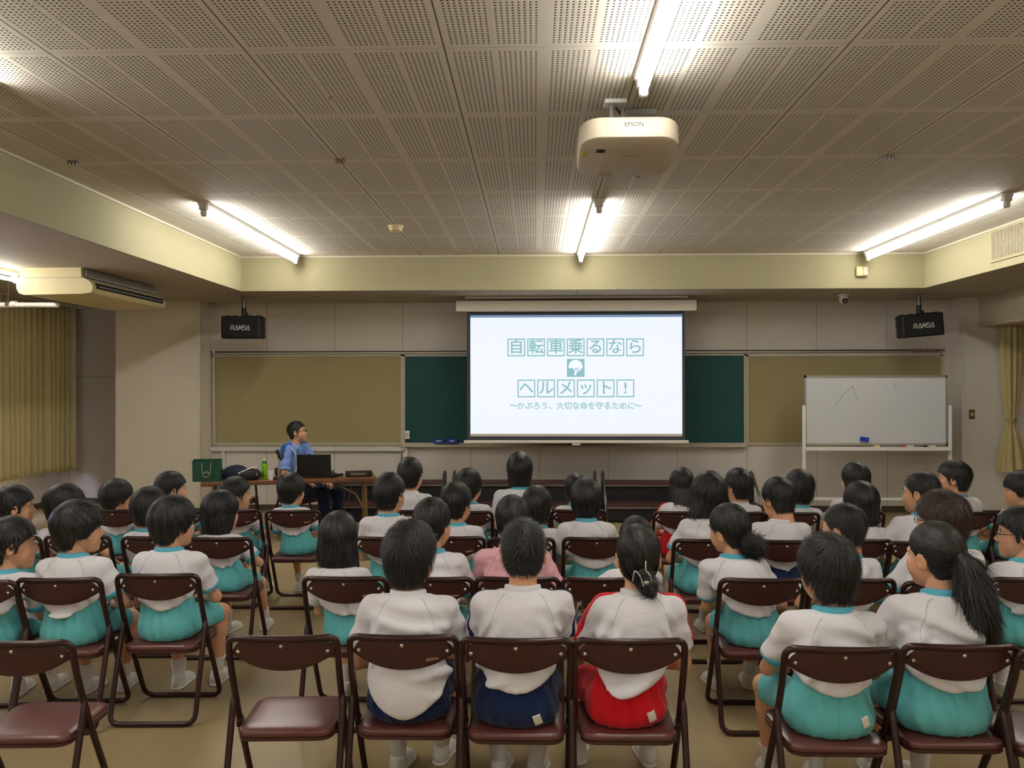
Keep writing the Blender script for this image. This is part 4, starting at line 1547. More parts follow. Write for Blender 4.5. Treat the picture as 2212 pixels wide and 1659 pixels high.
    res = [strands(V, N, int(S['n'] * dens), S['L'], S['lift'], S['w'], dirfn, hug, room=pd, limit=not (tie or style in ('wildlong', 'spiky')), curl=.10 if tie else (.35 if style in ('spiky', 'messy', 'wildlong') else .18))]
    if ex in ('pony', 'messbun', 'bun'):
        N2 = normals(V2, Q2); P_ = np.array([q[0] for q in tails])
        tang = np.gradient(P_, axis=0); tang /= np.linalg.norm(tang, axis=1, keepdims=True)
        if ex == 'pony':
            def d2(p, nn):
                k = np.argmin(((p[:, None, :] - P_[None]) ** 2).sum(2), 1)
                return tang[k] + .10 * np.sin(p[:, 2:3] * 40 + p[:, 0:1] * 60) * np.array([[1., .4, 0]])
            res.append(strands(V2, N2, int(2400 * dens), .11, .007, .0030, d2, None, 6, .10))
        else:
            c2 = P_[1]
            def d2(p, nn):
                return np.cross(np.tile(np.array([[.3, 1., .2]]), (len(p), 1)), p - c2) * 20
            res.append(strands(V2, N2, int((900 if ex == 'messbun' else 400) * dens), .06, .008 if ex == 'messbun' else .001, .003, d2, None, 5, .6 if ex == 'messbun' else .15))
    Vs, Qs, Ts, n0 = [], [], [], 0
    for v, q in parts:
        Vs.append(v); Qs.append(q + n0); Ts.append(np.full(len(v), .12)); n0 += len(v)
    for r_ in res:
        if r_ is not None:
            Vs.append(r_[0]); Qs.append(r_[1] + n0); Ts.append(r_[2]); n0 += len(r_[0])
    return npmesh('hair_' + style, np.concatenate(Vs), np.concatenate(Qs), True, {'tone': np.concatenate(Ts)})


_hc = {}


def hair(style, seed, dens, brown=False):
    k = (style, seed, dens, brown)
    if k not in _hc:
        me = hair_mesh(style, seed, dens); me.materials.append(MAT['hairbrown' if brown else 'hair'])
        _hc[k] = me
    return _hc[k]


def hand_mesh(curl=.5):
    """right hand: wrist at the origin, fingers along +y, back of the hand up, thumb at -x"""
    F = Field((-.085, -.05, -.075), (.07, .20, .045), .0038)
    U = lambda q, k=.008: F.add(q[0], q[1], q[2], k)
    U(cone((0, -.045, 0), (0, .015, 0), .025, .024))
    U(ell((-.004, .052, -.002), (.039, .048, .0145)), .015)
    for x, y, l, a in ((-.029, .088, .066, .10), (-.009, .096, .075, .03), (.011, .092, .070, -.05), (.029, .080, .054, -.14)):
        c1 = curl * .7; c2 = curl * 1.5
        p0 = np.array((x, y - .012, 0)); d = np.array((-math.sin(a), math.cos(a) * math.cos(c1), -math.sin(c1)))
        p1 = p0 + d * (l * .55 + .012); d2 = np.array((-math.sin(a), math.cos(a) * math.cos(c2), -math.sin(c2)))
        p2 = p1 + d2 * l * .5
        U(cone(p0, p1, .0092, .0082), .004); U(cone(p1, p2, .0082, .0068), .003)
    U(cone((-.022, .012, -.006), (-.05, .05, -.018), .014, .0105), .012)
    U(cone((-.05, .05, -.018), (-.060, .085, -.026), .0102, .008), .004)
    return F.mesh()


HANDV, HANDQ = hand_mesh()


def shoe_meshes():
    F = Field((-.06, -.09, -.01), (.06, .2, .12), .006)
    U = lambda q, k=.02: F.add(q[0], q[1], q[2], k)
    U(ell((0, -.03, .035), (.033, .042, .042))); U(cone((0, -.01, .03), (0, .10, .025), .035, .034)); U(ell((.003, .115, .022), (.039, .055, .026)))
    U(cone((0, -.012, .04), (0, -.016, .080), .033, .036))
    F.cut(lambda x, y, z: .006 - z + 0 * x + 0 * y); F.cut(lambda x, y, z: z - .085 + .0 * x + .2 * np.abs(y + .015))
    V, Q = F.mesh()
    up = npmesh('shoe_upper', V, Q)
    G = Field((-.06, -.09, -.01), (.06, .2, .05), .006)
    for q in (cone((0, -.035, .01), (0, .11, .01), .036, .040),):
        G.add(q[0], q[1], q[2], .01)
    q = ell((.003, .12, .01), (.043, .058, .04)); G.add(q[0], q[1], q[2], .02)
    G.cut(lambda x, y, z: np.abs(z - .009) - .009 + 0 * x + 0 * y)
    V, Q = G.mesh()
    return up, npmesh('shoe_sole', V, Q)


SHOE_UP, SHOE_SOLE = shoe_meshes()
SHOE_UP.materials.append(MAT['shoe']); SHOE_SOLE.materials.append(MAT['shoe'])
SHOEB_UP, SHOEB_SOLE = SHOE_UP.copy(), SHOE_SOLE.copy()
for _m in (SHOEB_UP, SHOEB_SOLE):
    _m.materials.clear(); _m.materials.append(MAT['shoeblack'])
_eb = MB().lathe([(.0115 * math.sin(a), -.0115 * math.cos(a)) for a in np.linspace(.05, math.pi - .05, 9)], (0, 0, 0), 14, Matrix.Rotation(-math.pi / 2, 3, 'X'))
EYE = _eb.mesh('eye_ball', True); EYE.materials.append(MAT['eyewhite']); EYE.materials.append(MAT['iris'])
for _p in EYE.polygons:
    if _p.center.y > .0088:
        _p.material_index = 1
BROW = MB().tube([(-.018, -.003, -.002), (-.008, .002, .002), (.006, .002, .002), (.017, -.004, -.003)], [.0012, .0028, .0026, .0012], 6).mesh('brow', True); BROW.materials.append(MAT['hair'])
LIPS = MB().tube([(-.021, .0875, -.0625), (-.01, .0945, -.0605), (0, .0962, -.0612), (.01, .0945, -.0605), (.021, .0875, -.0625)], [.0012, .0042, .0048, .0042, .0012], 8, False, .7).mesh('lips', True); LIPS.materials.append(MAT['lips'])
GLS = MB()
for _s in (-1, 1):
    GLS.tube([(_s * .033 + .021 * math.cos(a), .104, .003 + .015 * math.sin(a)) for a in np.linspace(0, 2 * math.pi, 20, endpoint=False)], .0016, 6, True)
    GLS.tube([(_s * .054, .103, .006), (_s * .074, .06, .008), (_s * .082, -.01, .014)], .0016, 6)
GLS.tube([(-.012, .105, .004), (0, .108, .006), (.012, .105, .004)], .0015, 6)
GLS = GLS.mesh('eyeglasses', True); GLS.materials.append(MAT['black'])


def merge(lst):
    Vs, Qs, n = [], [], 0
    for v, q in lst:
        Vs.append(np.asarray(v, float)); Qs.append(np.asarray(q) + n); n += len(v)
    return np.concatenate(Vs), np.concatenate(Qs)


def xf(V, M4):
    A = np.array(M4)
    return V @ A[:3, :3].T + A[:3, 3]


SEAT = .3925
PEOPLE = []


def person(key, label, cloc, crz, head, yaw=0, pitch=0, roll=0, style='short', hs=None, hy=.03, near=False, collar='tealtrim', cuffs='tealtrim', shirt='shirt', bottom='teal',
           hem=.0, slump=0.0, glasses=False, brown=False, stripe=None, stripelen=.22, stripew=.030, tagpos=None, seed=1, sit=(0, 0), wide=1.0, feet=None, hands=None, tw=0.0, trousers=False, shoes='white', extras=None, dens=None, sleeve=.72, tail=0.0, arc=.35):
    cpx, ytop, wpx = head
    C = Vector(cloc); Rz = Matrix.Rotation(crz, 3, 'Z')
    fwd = Rz @ Vector((0, 1, 0)); rgt = Rz @ Vector((1, 0, 0))
    d = ray(cpx, ytop); o = Vector((0, 0, CAM_Z))
    t = (hy + fwd.dot(C - o)) / fwd.dot(d) if abs(fwd.dot(d)) > .3 else C.y / d.y
    top = o + d * t
    if hs is None:
        nom = {'crew': .170, 'tight': .170, 'bun': .172, 'pony': .172, 'wildlong': .235, 'messy': .198, 'mushroom': .194, 'bob': .192}.get(style, .186)
        hs = max(.82, min(1.12, wpx / FPX * t / nom))
    L = Rz.inverted() @ (top - C)
    H = Vector((L.x, L.y, L.z - (.125 + STY[style]['th']) * hs))
    Rh = Matrix.Rotation(R(yaw) - crz, 3, 'Z') @ Matrix.Rotation(R(pitch), 3, 'X') @ Matrix.Rotation(R(roll), 3, 'Y')
    S = max(.70, min(1.06, (L.z - SEAT) / .86))
    root = thing('person', label, 'person', C, crz, 'seated schoolchildren in white jerseys' if key != 'officer' else None)
    rng = np.random.RandomState(seed * 7 + 3)
    sx, sy = sit
    P0 = np.array((sx, -.07 + sy, SEAT + .085 * S))
    N = np.array((H.x * .9 + sx * .1, H.y - .052 * hs, H.z - .116 * hs))
    Rt = Matrix.Rotation(tw, 3, 'Z')
    def TW(v, f=1.0):
        return np.array(Matrix.Rotation(tw * f, 3, 'Z') @ Vector(v))
    lerp = lambda f: P0 * (1 - f) + N * f
    bulge = np.array((0, -.028 - slump, 0)) * S
    W = wide
    ellR = np.array(Rt)
    torso = [(P0, (.150 * S * W, .110 * S, .098 * S), np.eye(3)),
             (lerp(.34) + bulge, (.132 * S * W, .098 * S, .135 * S), np.array(Matrix.Rotation(tw * .5, 3, 'Z'))),
             (lerp(.64) + bulge * .9, (.150 * S * W, .104 * S, .148 * S), ellR)]
    shz = N[2] - .062 * S
    shl = {}
    for s in (-1, 1):
        shl[s] = np.array((N[0], N[1] + .012, shz)) + TW((s * .160 * S * W, .0, -.012))
    hipz = SEAT + .082 * S
    # arms
    arms = {}
    for s in (-1, 1):
        wr = (hands or {}).get(s)
        if wr is None:
            wr = np.array((sx + s * rng.uniform(.05, .12) * S, .20 * S + rng.uniform(-.03, .08), hipz + .085 * S))
        e, wv = ik(shl[s], wr, .265 * S, .225 * S, Vector((s * .75, -.55, -.25)))
        arms[s] = (np.array(e), np.array(wv))
    legs = {}
    for s in (-1, 1):
        hp = np.array((sx + s * .085 * S, -.02 + sy, hipz))
        an = (feet or {}).get(s)
        if an is None:
            an = np.array((sx + s * rng.uniform(.07, .13), .30 * S + .05 + rng.uniform(-.10, .10), .085))
        k, a2 = ik(hp, an, .41 * S, .385 * S, Vector((s * .25, 1, .9)))
        legs[s] = (hp, np.array(k), np.array(a2))
    # ---- body: one mesh
    h = .0075 if near else .009
    allp = [N, P0, np.array(H)] + [p for s in (-1, 1) for p in (*arms[s], *legs[s], shl[s])]
    A = np.array(allp)
    lo = A.min(0) - .17; hi = A.max(0) + .17
    lo[2] = max(lo[2], .03); hi[2] = H.z - .03 * hs
    F = Field(lo, hi, h)
    U = lambda q, k=.03: F.add(q[0], q[1], q[2], k)
    for c, r, rm in torso:
        U(ell(c, np.array(r) * .86, rm), .05)
    U(cone(shl[-1] + np.array((0, 0, -.012)), shl[1] + np.array((0, 0, -.012)), .038 * S, .038 * S), .04)
    Hn = np.array(H + Rh @ (Vector((0, -.03, -.055)) * hs))
    U(cone(N + np.array((0, .02, -.06 * S)), Hn, .052 * hs, .051 * hs), .02)
    for s in (-1, 1):
        e, wv = arms[s]
        U(cone(shl[s], e, .046 * S, .037 * S), .03); U(cone(e, wv, .037 * S, .026 * S), .012)
        hp, k, an = legs[s]
        U(cone(hp, k, .074 * S, .054 * S), .04); U(cone(k, k * .72 + an * .28 + np.array((0, -.012, 0)), .052 * S, .050 * S), .02); U(cone(k * .72 + an * .28 + np.array((0, -.012, 0)), an, .050 * S, .034 * S), .02)
    F.cut(lambda x, y, z: np.where(y < .22, SEAT + .004 - z, -1) + 0 * x)
    lst = [F.mesh()]
    MH = Matrix.Translation(H) @ Rh.to_4x4() @ Matrix.Scale(hs, 4)
    lst.append((xf(HEADV, MH), HEADQ))
    for s in (-1, 1):
        e, wv = arms[s]
        fd = Vector(wv - e).normalized()
        aim = Vector((-s * .25, .9, -.25)).normalized()
        fd = (fd * .5 + aim * .6).normalized()
        upv = Vector((s * .1, .15, 1)); upv = (upv - fd * upv.dot(fd)).normalized()
        xv = fd.cross(upv)
        Mh = Matrix((xv, fd, upv)).transposed()
        hv = HANDV * (S * 1.0)
        hq = HANDQ
        if s < 0:                     # thumbs point inwards
            hv = hv * np.array((-1, 1, 1)); hq = HANDQ[:, ::-1]
        Mf = Matrix.Translation(Vector(wv) + fd * .008) @ Mh.to_4x4()
        lst.append((xf(hv, Mf), hq))
    V, Q = merge(lst)
    link('body', npmesh('body_' + key, V, Q), 'skin', root)
    # ---- hair, eyes, brows
    dn = dens if dens else (1.0 if near else .6)
    ho = link('hair', hair(style, seed % 3 + 1, dn, brown), None, root); ho.matrix_local = MH
    for s in (-1, 1):
        e = link('eye', EYE, None, root); e.matrix_local = MH @ Matrix.Translation((s * .0315, .0800, .004)) @ Matrix.Diagonal((1, 1, .58, 1))
        b = link('eyebrow', BROW, None, root); b.matrix_local = MH @ Matrix.Translation((s * .032, .0865, .025))
    lp = link('lips', LIPS, None, root); lp.matrix_local = MH
    if glasses:
        g = link('glasses', GLS, None, root); g.matrix_local = MH
    if style == 'bun':
        m = MB()
        m.tube(fillet([(-.035, -.125, -.055), (-.03, -.135, -.01), (-.01, -.14, -.03), (.002, -.145, -.07)], .02), .0028, 6)
        m.tube(fillet([(.012, -.128, .02), (.01, -.135, -.015), (.028, -.138, -.03), (.03, -.142, -.06)], .02), .0028, 6)
        m.rbox((.012, -.143, -.058), (.02, .008, .018), .003)
        c = m.build('hair_clip', 'silver', root, True); c.matrix_local = MH
    # ---- shirt
    hh = .0065 if near else .0085
    off = .016
    slv = {}
    pts = [N, P0]
    for s in (-1, 1):
        e = arms[s][0]
        slv[s] = shl[s] * (1 - sleeve) + e * sleeve
        pts += [slv[s], shl[s]]
    A = np.array(pts); lo = A.min(0) - .17; hi = A.max(0) + .15; lo[2] = SEAT - .01
    hi[2] = N[2] + .05
    def shirtfield(o=0.0, step=hh):
        F = Field(lo, hi, step)
        U = lambda q, k=.03: F.add(q[0], q[1], q[2], k)
        for i, (c, r, rm) in enumerate(torso):
            r = np.array(r) + off + o + (.016 if i == 1 else (.018 + tail if i == 0 else 0))
            U(ell(c, r, rm), .06)
        U(ell(P0 + np.array((0, -.006, .012)), np.array((.157 * S * W, .118 * S, .112 * S)) + .036 + o), .03)
        U(ell(P0 + np.array((0, -.018, -.03 * S)), np.array((.165 * S * W, .105 * S, .072 * S)) + .032 + o), .03)
        for s in (-1, 1):
            hp, k, an = legs[s]
            U(cone(hp, hp * .5 + k * .5, .090 * S + .020 + o, .088 * S + .024 + o), .03)
        U(ell(lerp(.86) + np.array((0, -.004, -.02)), np.array((.12 * S * W, .078 * S, .085 * S)) + off + o, ellR), .05)
        U(cone(shl[-1], shl[1], .050 * S + off * .6 + o, .050 * S + off * .6 + o), .045)
        U(cone(N + np.array((0, .006, -.07 * S)), N + np.array((0, .008, .01)), .080 * S + o, .062 * hs + o), .05)
        fa = .015 if near else .011
        def dsp(x, y, z):
            low = np.clip((N[2] - .02 - z) / (.35 * S), 0, 1)
            return (fa * (.25 + low) * np.sin(z * 70 + 2.2 * np.sin(x * 11 + seed) + 1.4 * np.sin(y * 17 + seed * 2) + seed) * np.clip(np.sin(x * 9 + z * 8 + seed * 1.3) + .35, 0, 1.2)
                    + .004 * fold3(x, y, z, seed, .55)
                    + fa * .8 * np.sin((np.abs(x - N[0]) * 1.3 + (z - N[2]) * .8) * 75 + seed) * np.exp(-((np.abs(x - N[0]) - .15 * S) / .05) ** 2) * np.exp(-((z - N[2] + .2 * S) / .09) ** 2))
        F.disp(lambda x, y, z: np.minimum(dsp(x, y, z), np.clip((z - SEAT - .18 * S) * .08, .0005, .006)))
        zh = SEAT + .125 * S + .07 + hem
        F.cut(lambda x, y, z: (zh + .42 * (y + .15) + arc * np.abs(x - sx) ** 1.5 - z) * .92, .022)
        for s in (-1, 1):
            q = cone(shl[s], shl[s] * -.1 + slv[s] * 1.1, .054 * S + off * .5 + o, .057 * S + off * .6 + o)
            a = slv[s]; n_ = (slv[s] - shl[s]); n_ = n_ / np.linalg.norm(n_)
            F.add(lambda x, y, z: np.maximum(q[0](x, y, z) + .0035 * fold3(x, y, z, seed, .6) + .003 * np.sin(z * 75 + 2 * np.sin(x * 20 + y * 14) + seed), (x - a[0]) * n_[0] + (y - a[1]) * n_[1] + (z - a[2]) * n_[2]), q[1], q[2], .022)
        F.cut(lambda x, y, z: (z - (N[2] + .004) + .45 * np.maximum(y - N[1], 0)) + 0 * x)
        return F
    FS = shirtfield()
    V, Q = FS.mesh()
    V = smooth(V, Q, 3)
    V = smooth(V, Q, 1, .5, .5)
    ax, az = np.abs(V[:, 0] - N[0]), V[:, 2]
    z0, z1 = N[2] + .0, N[2] - .20 * S
    u = np.clip((z0 - az) / (z0 - z1), 0, 1)
    xc = .060 * S + .098 * S * W * np.sqrt(u)
    seam = (ax - xc) * np.clip(.35 + u, .35, .95)
    seam = np.where((az < z1) | (az > z0 - .001), np.sign(seam + 1e-9) * np.maximum(np.abs(seam), .02), seam)
    link('shirt', npmesh('shirt_' + key, V, Q, True, {'seam': seam}), shirt, root)
    # collar
    if collar:
        F = Field(N - .12, N + .12, .0055)
        nb = N + np.array((0, .004, -.03)); nt = N * .55 + Hn * .45
        q = cone(nb, nt, .073 * hs, .0635 * hs)
        F.add(q[0], q[1], q[2], 0)
        F.cut(lambda x, y, z: np.maximum(N[2] - .016 - .45 * np.maximum(y - N[1], 0) - z, z - (N[2] + .022 - .35 * np.maximum(y - N[1], 0))) + 0 * x)
        V, Q = F.mesh()
        if len(V):
            link('collar', npmesh('collar_' + key, V, Q, True, {'seam': np.full(len(V), 1.)}), collar, root)
    if cuffs:
        for s in (-1, 1):
            a = slv[s]; n_ = slv[s] - shl[s]; n_ = n_ / np.linalg.norm(n_)
            F = Field(a - .11, a + .11, .006)
            q = cone(shl[s], a + n_ * .03, .054 * S + off * .5 + .003, .057 * S + off * .6 + .0045)
            F.add(q[0], q[1], q[2], 0)
            F.cut(lambda x, y, z: np.abs((x - a[0]) * n_[0] + (y - a[1]) * n_[1] + (z - a[2]) * n_[2] + .006) - .014)
            V, Q = F.mesh()
            if len(V):
                link('cuff', npmesh('cuff_' + key, V, Q, True, {'seam': np.full(len(V), 1.)}), cuffs, root)
    if stripe:
        F = shirtfield(.0)
        F.D -= .0022
        for s in (-1, 1):
            G = Field(lo, hi, hh); G.D = F.D.copy()
            c0 = N + TW((s * .06 * S, .012, 0)); 
            G.cut(lambda x, y, z: np.maximum(np.abs(y - c0[1] - .006) - stripew * S, (.085 * S - s * (x - N[0]))) + 0 * z)
            G.cut(lambda x, y, z: (N[2] - stripelen * S - z) + 0 * x + 0 * y)
            V, Q = G.mesh()
            if len(V):
                V = smooth(V, Q, 2)
                yv = V[:, 1] - c0[1] - .006
                sm_ = np.where(s * (V[:, 0] - N[0]) > 0, np.minimum(np.abs(yv - .010 * S), np.abs(yv + .010 * S)), 1.)
                link('shoulder_stripe', npmesh('stripe_' + key, V, Q, True, {'seam': sm_}), stripe, root)
    # ---- shorts or trousers
    hh = .0075 if near else .0095
    ratio = 1.0 if trousers else .70
    A = np.array([P0] + [p for s in (-1, 1) for p in legs[s]]); lo = A.min(0) - .17; hi = A.max(0) + .17
    hi[2] = SEAT + .46 * S; lo[2] = .05 if trousers else SEAT - .12
    F = Field(lo, hi, hh); U = lambda q, k=.03: F.add(q[0], q[1], q[2], k)
    U(ell(P0 + np.array((0, -.006, .012)), np.array((.157 * S * W, .118 * S, .112 * S)) + .016), .04)
    U(ell(P0 + np.array((0, -.018, -.03 * S)), np.array((.165 * S * W, .105 * S, .072 * S)) + .012), .04)
    U(ell(lerp(.27) + bulge * .7, np.array((.138 * S * W, .104 * S, .13 * S)) + .010), .04)
    ends = {}
    for s in (-1, 1):
        hp, k, an = legs[s]
        en = hp * (1 - ratio) + k * ratio
        ends[s] = en
        if trousers:
            U(cone(hp, k, .086 * S, .070 * S), .03); U(cone(k, an, .070 * S, .062 * S), .02)
        else:
            n_ = (k - hp) / np.linalg.norm(k - hp)
            q = cone(hp, hp * -.08 + en * 1.08, .090 * S, .086 * S + .006)
            F.add(lambda x, y, z: np.maximum(q[0](x, y, z), (x - en[0]) * n_[0] + (y - en[1]) * n_[1] + (z - en[2]) * n_[2]), q[1], q[2], .03)
    zw = SEAT + .31 * S
    def dsp(x, y, z):
        an = np.arctan2(x - P0[0], -(y - P0[1]))
        near_w = np.exp(-((z - zw + .01) / .05) ** 2)
        gath = np.exp(-np.maximum(SEAT + .125 * S + .07 + hem + .42 * (y + .15) - z, 0) / .035)
        return .0034 * gath * np.sin(an * 36 + 2 * np.sin(z * 30)) + .0065 * fold3(x, y, z, seed + 5, .7) + .003 * np.sin(an * 14 + z * 25 + seed) * (1 - near_w)
    F.disp(dsp)
    F.cut(lambda x, y, z: (z - zw - .35 * (y - P0[1])) + 0 * x)
    zh = SEAT + .125 * S + .07 + hem
    F.cut(lambda x, y, z: z - (zh + .42 * (y + .15) + arc * np.abs(x - sx) ** 1.5) - .020)
    F.cut(lambda x, y, z: np.where(y < .225, SEAT + .001 - z, -1) + 0 * x)
    if trousers:
        F.cut(lambda x, y, z: .085 - z + 0 * x + 0 * y)
    V, Q = F.mesh()
    V = smooth(V, Q, 2)
    seam = np.where(V[:, 1] < P0[1] - .02, V[:, 0] - P0[0], 1.0)
    link('trousers' if trousers else 'shorts', npmesh('shorts_' + key, V, Q, True, {'seam': seam}), bottom, root)
    if tagpos:
        tx, tz = tagpos
        bv = BVHTree.FromPolygons([tuple(v) for v in V], [tuple(q) for q in Q])
        cx, cz = P0[0] + tx * S, SEAT + tz * S
        g = []; nu, nv = 6, 8
        for jv in range(nv):
            for iu in range(nu):
                uu, vv = (iu / (nu - 1) - .5) * .030, (jv / (nv - 1) - .5) * .042
                x_, z_ = cx + uu * .94 - vv * .3, cz + uu * .3 + vv * .94
                hit = bv.ray_cast(Vector((x_, P0[1] - .6, z_)), Vector((0, 1, 0)))
                g.append(hit[0] + hit[1].normalized() * .003 if hit[0] is not None else Vector((x_, P0[1], z_)))
        me = npmesh('tag_' + key, np.array([tuple(p_) for p_ in g]), np.array([(jv * nu + iu, jv * nu + iu + 1, (jv + 1) * nu + iu + 1, (jv + 1) * nu + iu) for jv in range(nv - 1) for iu in range(nu - 1)]), True, {'seam': np.full(len(g), 1.)})
        o = link('name_tag', me, 'paper', root)
        sm_ = o.modifiers.new('thick', 'SOLIDIFY'); sm_.thickness = .0025
    # ---- socks and shoes
    for s in (-1, 1):
        hp, k, an = legs[s]
        if not trousers:
            u = (k - an) / np.linalg.norm(k - an)
            b = an + np.array((0, 0, -.03))
            m = MB().tube([b, an, an + u * .03, an + u * .06, an + u * .075], [.036 * S, .040 * S, .043 * S, .048 * S, .050 * S], 12)
            me = m.mesh('sock_' + key, True)
            a_ = me.attributes.new('seam', 'FLOAT', 'POINT'); a_.data.foreach_set('value', [1.0] * len(me.vertices))
            link('sock', me, 'sock', root)
        fz = rng.uniform(-12, 12)
        lift = max(0, an[2] - .085)
        Ms = Matrix.Translation(Vector((an[0], an[1] + .01, lift))) @ Matrix.Rotation(R(fz), 4, 'Z') @ Matrix.Scale(.80 + .2 * S, 4)
        upm, som = (SHOE_UP, SHOE_SOLE) if shoes == 'white' else (SHOEB_UP, SHOEB_SOLE)
        so = link('shoe', upm, None, root); so.matrix_local = Ms
        link('sole', som, None, so)
    PEOPLE.append((key, S, hs, tuple(round(v, 3) for v in H), tuple(np.round(N, 3))))
    if extras:
        extras(root, locals())
    return root


# ------------------------------------------------------------------ table and officer
def proj(P):
    q = CAMR.inverted() @ (Vector(P) - Vector((0, 0, CAM_Z)))
    return 1106 + FPX * q.x / -q.z, 829.5 - FPX * q.y / -q.z


TW_, TD_, TZ = 1.89, .45, .705
TR = math.atan2(.56, 1.81)
TC = Vector((-2.765, 9.235, 0))
TM = Matrix.Rotation(TR, 3, 'Z')
tb = thing('folding_table', 'long brown folding table under the seated officer\'s laptop', 'table', TC, TR)
MB().rbox((0, 0, TZ - .012), (TW_, TD_, .022), .004).build('table_top', 'wood', tb)
MB().rbox((0, 0, TZ - .034), (TW_ + .004, TD_ + .004, .026), .006).build('edge_band', 'woodedge', tb)
for sx in (-1, 1):
    xx = sx * (TW_ / 2 - .13)
    for sy in (-1, 1):
        MB().tube([(xx, sy * .17, TZ - .05), (xx + sx * .02, sy * .17, .012)], .017, 12).build('leg', 'brass', tb, True)
        MB().lathe([(.02, 0), (.021, .02), (.018, .03)], (xx + sx * .02, sy * .17, 0), 12).build('foot_cap', 'black', tb, True)
    MB().tube([(xx + sx * .012, -.17, .30), (xx + sx * .012, .17, .30)], .012, 10).build('leg_crossbar', 'brass', tb, True)
    MB().tube([(xx + sx * .002, -.17, TZ - .1), (xx + sx * .002, .17, TZ - .1)], .012, 10).build('leg_crossbar', 'brass', tb, True)
    m = MB().tube([(xx - sx * .38, 0, TZ - .05), (xx - sx * .1, 0, .5), (xx + sx * .01, 0, .30)], .013, 10)
    m.tube([(xx, -.17, TZ - .12), (xx + sx * .01, .17, .44)], .007, 8)
    m.build('fold_brace', 'brass', tb, True)


def tpos(px, v, dz=0.0):
    """point on the table top seen at column px, v metres from the front edge"""
    a, b = -1.2, 1.2
    for _ in range(40):
        u = (a + b) / 2
        P = TC + TM @ Vector((u, -TD_ / 2 + v, TZ + dz))
        if proj(P)[0] < px:
            a = u
        else:
            b = u
    return TC + TM @ Vector(((a + b) / 2, -TD_ / 2 + v, TZ + dz))


# green paper bag
p = tpos(448, .12)
t = thing('paper_bag', 'dark green paper shopping bag on left end of the table', 'shopping bag', p, TR - R(6))
m = MB()
V8 = [(-.145, -.05, 0), (.145, -.05, 0), (.145, .05, 0), (-.145, .05, 0), (-.15, -.045, .225), (.15, -.045, .225), (.15, .045, .24), (-.15, .045, .24)]
m.raw(V8, [(3, 2, 1, 0), (0, 1, 5, 4), (1, 2, 6, 5), (2, 3, 7, 6), (3, 0, 4, 7)])
o = m.build('bag_body', 'bagpaper', t)
so_ = o.modifiers.new('thick', 'SOLIDIFY'); so_.thickness = .002
MB().tube(fillet([(-.052, -.048, .205), (-.045, -.055, .10), (-.025, -.056, .05), (.02, -.056, .05), (.04, -.055, .10), (.048, -.048, .205)], .04), .0032, 6).build('handle_cord', 'bagcord', t, True)
MB().tube(fillet([(-.052, .046, .22), (-.04, .03, .12), (.04, .03, .12), (.048, .046, .22)], .04), .0032, 6).build('handle_cord', 'bagcord', t, True)
m = MB()
for pts in ([(-.035, .096), (0, .115), (.035, .096)], [(-.022, .098), (0, .109), (.022, .098)], [(-.035, .096), (.035, .096)], [(-.03, .092), (.03, .092)]):
    m.tube([(x, -.0525 + (z - .1) * .02, z) for x, z in pts], .0016, 5)
m.build('crest_print', 'bagcord', t)


def sdfobj(prims, h, name, mat, par, k=.02, dsp=None, cut=None):
    L = np.array([q[1] for q in prims]).min(0) - .02; Hh = np.array([q[2] for q in prims]).max(0) + .02
    F = Field(L, Hh, h)
    for q in prims:
        F.add(q[0], q[1], q[2], k)
    if dsp:
        F.disp(dsp)
    if cut:
        F.cut(cut)
    V, Q = F.mesh()
    return link(name, npmesh(name, V, Q, True, {'seam': np.full(len(V), 1.)}), mat, par)


p = tpos(510, .25)
t = thing('navy_pouch', 'soft navy zip pouch lying beside the green paper bag', 'pouch', p, TR)
sdfobj([ell((0, 0, .07), (.135, .09, .09)), ell((-.02, .0, .045), (.15, .10, .06))], .006, 'pouch_body', 'navybag', t, .05, lambda x, y, z: .004 * fold3(x, y, z, 2), lambda x, y, z: .003 - z + 0 * x + 0 * y)
MB().tube([(-.11, -.06, .10), (-.03, -.07, .145), (.08, -.06, .135)], .003, 6).build('zip_piping', 'navy', t, True)
p = tpos(538, .13)
t = thing('black_case', 'black camera case with a white folded strip on top', 'case', p, TR)
sdfobj([ell((0, 0, .05), (.12, .07, .065)), cone((-.07, 0, .045), (.07, .01, .06), .045, .05)], .006, 'case_body', 'blackbag', t, .04, lambda x, y, z: .003 * fold3(x, y, z, 4), lambda x, y, z: .003 - z + 0 * x + 0 * y)
MB().tube([(-.115, -.03, .075), (-.05, -.03, .105), (.04, -.02, .14), (.085, -.01, .142), (.1, -.005, .115)], [.011, .011, .012, .012, .008], 8, False, .55).build('white_strip', 'paper', t, True)
MB().rbox((.085, -.068, .06), (.012, .01, .035), .003, 2, Matrix.Rotation(R(-20), 3, 'Y')).build('buckle', 'silver', t)
p = tpos(571, .20)
t = thing('tea_bottle', 'green tea bottle with lime cap on the table', 'bottle', p, 0)
MB().lathe([(.026, 0), (.033, .004), (.034, .02), (.0335, .16), (.031, .172)], (0, 0, 0), 24).build('bottle_body', 'tea', t, True)
MB().lathe([(.031, .172), (.024, .188), (.014, .2), (.0135, .206)], (0, 0, 0), 24).build('shoulder', 'bagpaper', t, True)
MB().lathe([(.0155, .203), (.0155, .222), (.014, .226)], (0, 0, 0), 20).build('cap', 'teacap', t, True)
MB().lathe([(.0345, .03), (.0348, .032), (.0348, .036), (.0345, .038)], (0, 0, 0), 24).build('label_band', 'bagpaper', t, True)
for k, c in enumerate('おーいお茶'):
    textobj('label_lettering', '｜' if c == 'ー' else c, 'ink2', .026, (.004 if k < 3 else -.002, -.0345, .135 - k * .022), (math.pi / 2, 0, 0), t)
p = tpos(584.5, .07)
